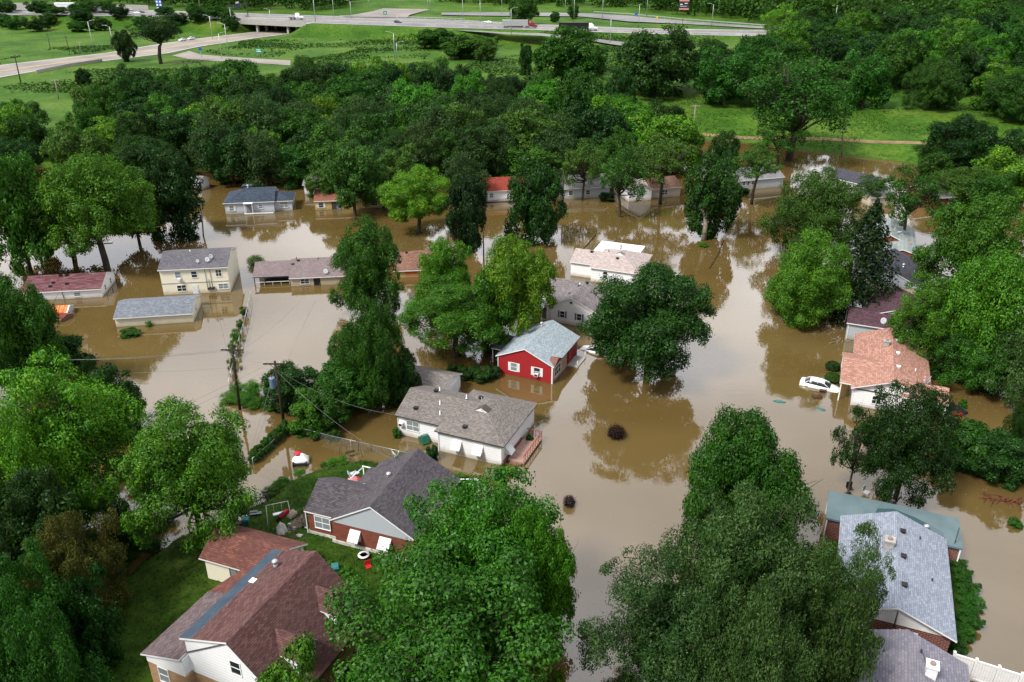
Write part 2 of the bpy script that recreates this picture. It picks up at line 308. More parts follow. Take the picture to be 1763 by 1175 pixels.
def grassmat():
    m = mat('grass', (.05, .12, .02), .9, .1); N, L, b = nodes(m); nt = m.node_tree
    g = N.new('ShaderNodeNewGeometry')
    def nz(s, d=5):
        z = N.new('ShaderNodeTexNoise'); z.inputs['Scale'].default_value = s; z.inputs['Detail'].default_value = d; z.inputs['Roughness'].default_value = .7; L.new(g.outputs['Position'], z.inputs['Vector']); return z
    a, c = nz(.045, 6), nz(.9, 5)
    r = ramp(nt, [(.30, (.022, .064, .006)), (.47, (.042, .108, .009)), (.60, (.075, .138, .016)), (.72, (.12, .14, .04))]); L.new(a.outputs['Fac'], r.inputs[0])
    r2 = ramp(nt, [(.33, (.35, .45, .32)), (.62, (1.25, 1.2, 1.1))]); L.new(c.outputs['Fac'], r2.inputs[0])
    mx = N.new('ShaderNodeMix'); mx.data_type = 'RGBA'; mx.blend_type = 'MULTIPLY'; mx.inputs[0].default_value = .85; L.new(r.outputs[0], mx.inputs[6]); L.new(r2.outputs[0], mx.inputs[7])
    sy = N.new('ShaderNodeSeparateXYZ'); L.new(g.outputs['Position'], sy.inputs[0]); my = N.new('ShaderNodeMapRange'); my.inputs[1].default_value = 95; my.inputs[2].default_value = 190; my.inputs[3].default_value = .52; my.inputs[4].default_value = 1; L.new(sy.outputs[1], my.inputs[0])  # near yard grass darkened by position: lawn shade put into the colour
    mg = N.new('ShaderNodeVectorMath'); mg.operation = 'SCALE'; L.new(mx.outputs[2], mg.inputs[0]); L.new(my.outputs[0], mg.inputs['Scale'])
    # mud where the ground goes under the water
    sp = N.new('ShaderNodeSeparateXYZ'); L.new(g.outputs['Position'], sp.inputs[0]); mr = N.new('ShaderNodeMapRange'); mr.inputs[1].default_value = .0; mr.inputs[2].default_value = .22; L.new(sp.outputs[2], mr.inputs[0])
    m2 = N.new('ShaderNodeMix'); m2.data_type = 'RGBA'; L.new(mr.outputs[0], m2.inputs[0]); m2.inputs[6].default_value = (.05, .05, .02, 1); L.new(mg.outputs[0], m2.inputs[7]); L.new(m2.outputs[2], b.inputs['Base Color'])
    bp = N.new('ShaderNodeBump'); bp.inputs['Strength'].default_value = .8; bp.inputs['Distance'].default_value = .4; L.new(c.outputs['Fac'], bp.inputs['Height']); L.new(bp.outputs[0], b.inputs['Normal'])
    return m
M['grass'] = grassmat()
xs = np.unique(np.concatenate([np.linspace(-1500, -260, 32), np.linspace(-260, -64, 80), np.linspace(-64, 60, 190), np.linspace(60, 320, 105), np.linspace(320, 1500, 30)]))
ys = np.unique(np.concatenate([np.linspace(-60, 20, 14), np.linspace(20, 100, 130), np.linspace(100, 180, 40), np.linspace(180, 330, 110), np.linspace(330, 560, 130), np.linspace(560, 2600, 60)]))
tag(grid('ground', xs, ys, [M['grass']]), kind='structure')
# ------------------------------------------------------------------ flood water: opaque with silt, a thin sky reflection on top
def watermat():
    m = mat('flood_water', (.115, .066, .020), .01, .5); N, L, b = nodes(m); nt = m.node_tree
    b.inputs['IOR'].default_value = 1.85
    g = N.new('ShaderNodeNewGeometry'); z = N.new('ShaderNodeTexNoise'); z.inputs['Scale'].default_value = .03; z.inputs['Detail'].default_value = 8; z.inputs['Distortion'].default_value = 1.2; L.new(g.outputs['Position'], z.inputs['Vector'])
    r = ramp(nt, [(.3, (.084, .055, .016)), (.7, (.118, .081, .029))]); L.new(z.outputs['Fac'], r.inputs[0]); L.new(r.outputs[0], b.inputs['Base Color'])
    mp = N.new('ShaderNodeMapping'); mp.inputs['Scale'].default_value = (1, 1.6, 1); L.new(g.outputs['Position'], mp.inputs['Vector'])
    w = N.new('ShaderNodeTexNoise'); w.inputs['Scale'].default_value = 1.1; w.inputs['Detail'].default_value = 3; L.new(mp.outputs[0], w.inputs['Vector'])
    w2 = N.new('ShaderNodeTexNoise'); w2.inputs['Scale'].default_value = .12; w2.inputs['Detail'].default_value = 2; L.new(mp.outputs[0], w2.inputs['Vector'])
    ml = N.new('ShaderNodeMath'); ml.operation = 'MULTIPLY'; L.new(w.outputs['Fac'], ml.inputs[0]); L.new(w2.outputs['Fac'], ml.inputs[1])
    bp = N.new('ShaderNodeBump'); bp.inputs['Strength'].default_value = .09; bp.inputs['Distance'].default_value = .10; L.new(ml.outputs[0], bp.inputs['Height']); L.new(bp.outputs[0], b.inputs['Normal'])
    # fine drifting scum
    s = N.new('ShaderNodeTexNoise'); s.inputs['Scale'].default_value = .5; s.inputs['Detail'].default_value = 8; s.inputs['Roughness'].default_value = .75; L.new(mp.outputs[0], s.inputs['Vector'])
    rr = ramp(nt, [(.55, (.004, .004, .004)), (.8, (.09, .09, .09))]); L.new(s.outputs['Fac'], rr.inputs[0]); L.new(rr.outputs[0], b.inputs['Roughness'])
    return m
M['water'] = watermat()
w = MB(); w.face([(-1500, -60, 0), (1500, -60, 0), (1500, 300, 0), (-1500, 300, 0)]); tag(w.build('flood_water', M['water']), kind='structure')
# ------------------------------------------------------------------ roads
M['road'] = noisy('road_concrete', (.15, .137, .128), (.22, .20, .183), .05, .9, detail=8, c3=(.29, .25, .22))
M['asphalt'] = noisy('highway_surface', (.11, .11, .118), (.185, .183, .188), .03, .9, detail=8, c3=(.24, .235, .235))
M['line'] = mat('road_paint', (.7, .7, .66), .7); M['line_yellow'] = mat('yellow_road_paint', (.55, .38, .06), .7)
M['dirt'] = noisy('dirt_track', (.13, .09, .045), (.24, .17, .10), .3, .95)
def ribbon(name, Lp, Rp, z, m, n=60, t=.3, sag=None):
    mb = MB(); L_ = [Vector((*at(u, v, z)[:2], z)) for u, v in Lp]; R_ = [Vector((*at(u, v, z)[:2], z)) for u, v in Rp]
    def samp(P, k):
        f = k / n * (len(P) - 1); i = min(int(f), len(P) - 2); return P[i].lerp(P[i + 1], f - i)
    tops = [(samp(L_, k), samp(R_, k)) for k in range(n + 1)]
    for k in range(n):
        a, b = tops[k]; c, d = tops[k + 1]; mb.face([a, b, d, c])
    o = mb.build(name, m); return o, tops
hw, HWT = ribbon('highway', HW_FAR, [HW_NEAR[0], HW_NEAR[1], HW_NEAR[2], (470, 38), HW_NEAR[5], HW_NEAR[6], HW_NEAR[7], HW_NEAR[8], HW_NEAR[9], HW_NEAR[9]][:10], 7.0, M['asphalt'], 90); tag(hw, kind='structure')
rd, RDT = ribbon('diagonal_road', RD_L, [RD_R[0], RD_R[1], RD_R[2], RD_R[4], RD_R[5], RD_R[6], RD_R[7]], 1.06, M['road'], 60); tag(rd, kind='structure')
rm, RMT = ribbon('slip_road', RM_L, RM_R, 1.10, M['road'], 30); tag(rm, kind='structure')
nr, _ = ribbon('crossing_road', [(590, 29), (640, 20), (690, 6), (715, -4)], [(700, 31), (705, 26), (750, 14), (765, -4)], 7.3, M['road'], 20); tag(nr, kind='structure')
er, ERT = ribbon('entry_ramp', [(760, 22), (860, 21.5), (1000, 22.5), (1080, 27), (1180, 36.5), (1310, 46), (1500, 50.5)], [(760, 26), (860, 27.5), (1000, 28.5), (1080, 37), (1180, 41.5), (1310, 49.2), (1500, 52)], 7.25, M['asphalt'], 40); tag(er, kind='structure')
xr, XRT = ribbon('exit_ramp', [(770, 50), (870, 56), (930, 57.5), (1000, 64), (1060, 71), (1110, 77)], [(770, 51.5), (870, 58.5), (930, 61.5), (1000, 68), (1060, 77.5), (1110, 84)], 6.2, M['asphalt'], 30); tag(xr, kind='structure')
def stripes(name, T, fs, m, w, dash=None):
    mb = MB()
    for f in fs:
        for k in range(len(T) - 1):
            if dash and k % dash: continue
            a = T[k][0].lerp(T[k][1], f); c = T[k + 1][0].lerp(T[k + 1][1], f)
            if dash: c = a.lerp(c, .55)
            s = (c - a).normalized().cross(Vector((0, 0, 1))) * w / 2; u = Vector((0, 0, .012))
            mb.face([a - s + u, a + s + u, c + s + u, c - s + u])
    tag(mb.build(name, m), kind='structure')
stripes('highway_edge_lines', HWT, (.04, .44, .56, .96), M['line'], .5); stripes('highway_lane_lines', HWT, (.17, .30, .70, .83), M['line'], .35, 2)
stripes('road_centre_lines', RDT, (.49, .52), M['line_yellow'], .4); stripes('road_edge_lines', RDT, (.05, .95), M['line'], .35)
pth = MB(); pts = [(1085, 203), (1150, 208), (1250, 215), (1420, 227), (1540, 237), (1660, 249), (1800, 262)]
for k in range(len(pts) - 1):
    def gp(u, v):
        p = at(u, v, 3.9); return Vector((p.x, p.y, float(ground_h(np.array([p.x]), np.array([p.y]))[0]) + .06))
    for j in range(4):
        f0, f1 = j / 4, (j + 1) / 4; u0 = pts[k][0] + (pts[k + 1][0] - pts[k][0]) * f0; v0 = pts[k][1] + (pts[k + 1][1] - pts[k][1]) * f0
        u1 = pts[k][0] + (pts[k + 1][0] - pts[k][0]) * f1; v1 = pts[k][1] + (pts[k + 1][1] - pts[k][1]) * f1
        pth.face([gp(u0, v0 - .9), gp(u1, v1 - .9), gp(u1, v1 + 1.3), gp(u0, v0 + 1.3)])
tag(pth.build('dirt_path', M['dirt']), kind='structure')
# ------------------------------------------------------------------ trees: leaf-sized faces spread over many sprays
RS = np.random.RandomState(7)
def unit(v): return v / (np.linalg.norm(v, axis=-1, keepdims=True) + 1e-9)
def leaf_quads(c, n, size, rs, slim=.55, droop=0.):
    k = len(c); r = unit(rs.normal(size=(k, 3))); t = unit(np.cross(n, r)); b = unit(np.cross(n, t))
    if droop: t = unit(t + np.array([0, 0, -droop])); b = unit(np.cross(n, t))
    s = size * (0.6 + .8 * rs.rand(k, 1)); fold = n * s * .25
    co = np.stack([c + t * s, c + b * s * slim + fold, c - t * s, c - b * s * slim + fold], 1).reshape(-1, 3)
    return co
def sprays(lobes, per, size, rs, slim=.55, droop=0., upb=.35, cap=-.35, jit=.22, rnd=.34):
    """lobes: (k,4) centres + radii. leaves sit on the outer cap of each lobe"""
    out = []
    for x, y, z, r in lobes:
        m = int(per * (r / .2) ** 2 * (.75 + .5 * rs.rand())); d = unit(rs.normal(size=(m, 3)))
        oc = unit(np.array([[x, y, z + .25]])); keep = ((d * oc).sum(1) + .45 * d[:, 2]) > cap * (1 + rs.rand(m)); d = d[keep]; m = len(d)
        if m == 0: continue
        rad = r * (1 + jit * rs.normal(size=(m, 1))) * np.array([[1, 1, .8]])
        c = np.array([[x, y, z]]) + d * rad; n = unit(d * .8 + np.array([[0, 0, upb]]) + rnd * rs.normal(size=(m, 3)))
        out.append(leaf_quads(c, n, size, rs, slim, droop))
    return np.concatenate(out)
def env_lobes(k, rs, rmin, rmax, shape, inner=.25, rough=.2, gzr=1.75):
    """boughs on an uneven crown envelope, each carrying several smaller sprays on its upper side"""
    L = []; nb = max(6, k // 9); off = rs.rand() * 9
    for i in range(nb):
        gz = 1 - gzr * (i + rs.rand()) / nb; a = i * 2.399963 + rs.rand() * .9 + off; rr = math.sqrt(max(0, 1 - gz * gz)); d = np.array([rr * math.cos(a), rr * math.sin(a), gz])
        B = .26 + .14 * rs.rand(); lo = 1 + rough * (2 * rs.rand() - 1); R = shape(d) * lo * (1 - B * .8)
        if rs.rand() < inner * .5: R *= .55
        c = d * R; oc = unit(d + np.array([0, 0, .35]))
        for q in range(9):
            e = unit(rs.normal(size=3)); e = unit(e + oc * .9); r = rmin + (rmax - rmin) * rs.rand() ** 1.5
            p = c + e * B * (.75 + .4 * rs.rand()) * np.array([1, 1, .75]); L.append((*p, r))
        L.append((*(c * .9), B * .75))
    return L
def mesh_from(co, name):
    n = len(co) // 4; return quads(name, co, np.arange(n * 4).reshape(n, 4))
def trunk_mesh(lobes, name, rs, r0=.055, nl=14, spread=0., fork=-.25, low=-2.4):
    mb = MB(); ls = [l for l in lobes]; idx = rs.permutation(len(ls))[:nl]
    lean = rs.normal(size=2) * .05
    mb.tube([(0, 0, low), (0, 0, -1.3), (lean[0] * .5, lean[1] * .5, -.8), (lean[0], lean[1], fork), (lean[0] * 1.5, lean[1] * 1.5, fork + .6)], [r0 * 1.25, r0 * 1.05, r0 * .9, r0 * .75, r0 * .3], 8)
    for i in idx:
        x, y, z, r = ls[i]; zs = min(fork + rs.rand() * .35, z - .1) if z > fork - .3 else fork - .25; zs = max(zs, fork - .35)
        m1 = (x * .45 + rs.normal() * .04, y * .45 + rs.normal() * .04, zs + (z - zs) * (.45 - spread * .2)); e = (x, y, z)
        mb.tube([(lean[0], lean[1], zs), m1, e], [r0 * .5, r0 * .3, r0 * .08], 5)
        for q in range(2):
            dx = rs.normal(size=3) * .16; mb.tube([m1, (m1[0] + (x - m1[0]) * .5 + dx[0] * .5, m1[1] + (y - m1[1]) * .5 + dx[1] * .5, m1[2] + (z - m1[2]) * .6 + dx[2] * .3), (x + dx[0], y + dx[1], z + abs(dx[2]))], [r0 * .22, r0 * .12, r0 * .04], 4)
    me = bpy.data.meshes.new(name); me.from_pydata(mb.v, [], mb.f); me.polygons.foreach_set('use_smooth', [True] * len(mb.f)); me.materials.append(M['bark']); return me
ROUND = lambda d: 1.0
def DOME(d): return (math.hypot(d[0], d[1]) ** 2.25 + abs(d[2]) ** 2.25) ** (-1 / 2.25) * (1.0 if d[2] > -.5 else .93)
def FULL(d): return (math.hypot(d[0], d[1]) ** 2.5 + abs(d[2]) ** 2.5) ** (-1 / 2.5)
def VASE(d): return 1.0 + .12 * abs(d[2]) if d[2] > 0 else .86
PROTO = {}
def proto(key, k, per, size, rmin, rmax, shape=ROUND, seed=0, slim=.55, droop=0., upb=.35, inner=.25, nl=14, r0=.055, cap=-.35, jit=.22, fork=-.25, spread=0., rough=.2, rnd=.34, gzr=1.75, core=.07):
    rs = np.random.RandomState(seed); lb = env_lobes(k, rs, rmin, rmax, shape, inner, rough, gzr)
    co = sprays(lb, per, size, rs, slim, droop, upb, cap, jit, rnd)
    if core: m = int(len(co) / 4 * core); d = unit(rs.normal(size=(m, 3))); c = d * (.2 + .42 * rs.rand(m, 1)) * np.array([[1, 1, .92]]); co = np.concatenate([co, leaf_quads(c, unit(d + .6 * rs.normal(size=(m, 3))), size * 1.7, rs, .7)])
    f = .985 / np.percentile(np.hypot(co[:, 0], co[:, 1]), 97.5); zt = .985 / np.percentile(co[:, 2], 99.3); co = co * np.array([[f, f, zt]])
    PROTO[key] = (mesh_from(co, 'crown'), trunk_mesh([(x * f * .88, y * f * .88, z * zt * .92, r) for x, y, z, r in lb], 'trunk', rs, r0, nl, spread, fork))
for s in range(3): proto('broad_hi%d' % s, 250, 640, .0200, .085, .17, DOME, 10 + s, nl=24, rough=.26, rnd=.28, gzr=1.9)
for s in range(4): proto('broad%d' % s, 150, 220, .036, .10, .20, DOME, 20 + s, rough=.24, gzr=1.9)
for s in range(3): proto('dense%d' % s, 180, 230, .036, .10, .18, FULL, 30 + s, inner=.15, rough=.16, gzr=2., core=.12)
for s in range(2): proto('willow_hi%d' % s, 300, 720, .0185, .075, .15, DOME, 40 + s, slim=.42, droop=.6, jit=.2, nl=26, rough=.34, rnd=.26, gzr=1.9)
for s in range(3): proto('willow%d' % s, 160, 260, .034, .09, .18, DOME, 50 + s, slim=.36, droop=.7, jit=.3, rough=.24, rnd=.42, gzr=1.9)
for s in range(3): proto('elm%d' % s, 110, 250, .030, .08, .17, VASE, 60 + s, nl=30, r0=.05, fork=-.6, spread=.6, inner=.1, jit=.3, rough=.3, gzr=1.6, core=0)
proto('cotton0', 230, 230, .026, .07, .15, VASE, 70, nl=40, r0=.07, fork=-.7, spread=.3, inner=.5, jit=.3, rough=.34, gzr=1.5, core=0)
for s in range(2): proto('bush%d' % s, 110, 150, .06, .16, .30, FULL, 80 + s, gzr=2., nl=4, inner=.1, r0=.03, core=.25, rough=.15)
proto('weeds0', 90, 130, .06, .12, .26, ROUND, 91, slim=.2, nl=2, upb=.6, jit=.5, r0=.02, rnd=.7)
def ball(key, n, size, slim, jit):
    rs = np.random.RandomState(3); d = unit(rs.normal(size=(n, 3))); r = .9 * (1 + jit * rs.normal(size=(n, 1))); co = leaf_quads(d * r, unit(d + .9 * rs.normal(size=(n, 3))), size, rs, slim)
    mb = MB(); mb.tube([(0, 0, -1), (0, 0, .5)], .04, 6); me = bpy.data.meshes.new('trunk'); me.from_pydata(mb.v, [], mb.f); me.materials.append(M['bark']); PROTO[key] = (mesh_from(co, 'crown'), me)
ball('spike0', 3400, .11, .22, .22); ball('oval0', 4200, .06, .6, .05)
def spruce_proto():
    rs = np.random.RandomState(5); cs = []; ns = []; mb = MB(); mb.tube([(0, 0, -1.6), (0, 0, 1)], [.09, .01], 8)
    for i in range(300):
        h = (i + .5) / 300; z = -1 + 2 * h; R = 1.45 * (1 - h) ** .8 * (.8 + .35 * rs.rand()); a = i * 2.399963; m = int(12 + 60 * (1 - h)); t = rs.rand(m) ** .6
        w = (rs.rand(m) - .5) * .30 * (1 - h + .15) * t
        x = np.cos(a) * R * t - np.sin(a) * w; y = np.sin(a) * R * t + np.cos(a) * w; zz = z - .20 * t ** 1.5 * R + .02 * rs.normal(size=m)
        cs.append(np.stack([x, y, zz], 1)); ns.append(unit(np.array([[math.cos(a) * .3, math.sin(a) * .3, .8]]) + .35 * rs.normal(size=(m, 3))))
    co = leaf_quads(np.concatenate(cs), np.concatenate(ns), .045, rs, .35)
    me = bpy.data.meshes.new('trunk'); me.from_pydata(mb.v, [], mb.f); me.materials.append(M['bark']); PROTO['spruce0'] = (mesh_from(co, 'crown'), me)
spruce_proto()
for k, (a, b) in PROTO.items(): a.materials.append(LEAF['mid'])
rt = random.Random(3)
def add_tree(x, y, z0, h, R, kind, tone, cb, label, cat='tree', group=None, name='tree', rot=None, trunk=True):
    r = empty(name, (x, y, z0), rt.random() * 6.28 if rot is None else rot); tag(r, label, cat, group)
    rz = h * (1 - cb) / 2; zc = h - rz
    cm, tm = PROTO[kind]; c = bpy.data.objects.new('crown', cm); COL.objects.link(c); c.parent = r; c.location = (0, 0, zc); c.scale = (R, R, rz)
    c.material_slots[0].link = 'OBJECT'; c.material_slots[0].material = LEAF[tone]
    if trunk:
        t = bpy.data.objects.new('trunk', tm); COL.objects.link(t); t.parent = r; t.location = (0, 0, zc); t.scale = (R, R, rz)
    return r
PLACED = []
def ptree(uc, vtop, wpx, vbase, kind, tone, label, cb=.2, name='tree', cat='tree', group=None, z0=0., trunk=True):
    """height and girth from the sight lines: the crown is an ellipsoid whose outline touches the top line"""
    p = at(881.5, vbase, z0); y = p.y; h0 = max(hz(y, vtop) - z0, .5); d = math.hypot(y, H - z0 - h0); ca, sa = y / d, (H - z0 - h0) / d
    x = x_at(uc, y, z0 + h0 * .6); R = wpx / 2 / (F / depth(y, z0 + h0 * .6)) * 1.0; lo, hi = .3, h0 * 1.05
    for _ in range(30):
        h = (lo + hi) / 2; rz = h * (1 - cb) / 2; zc = h - rz
        if zc * ca + math.hypot(rz * ca, R * sa) > h0 * ca: hi = h
        else: lo = h
    PLACED.append((x, y, R)); return add_tree(x, y, z0, h, R, kind, tone, cb, label, cat, group, name, trunk=trunk)
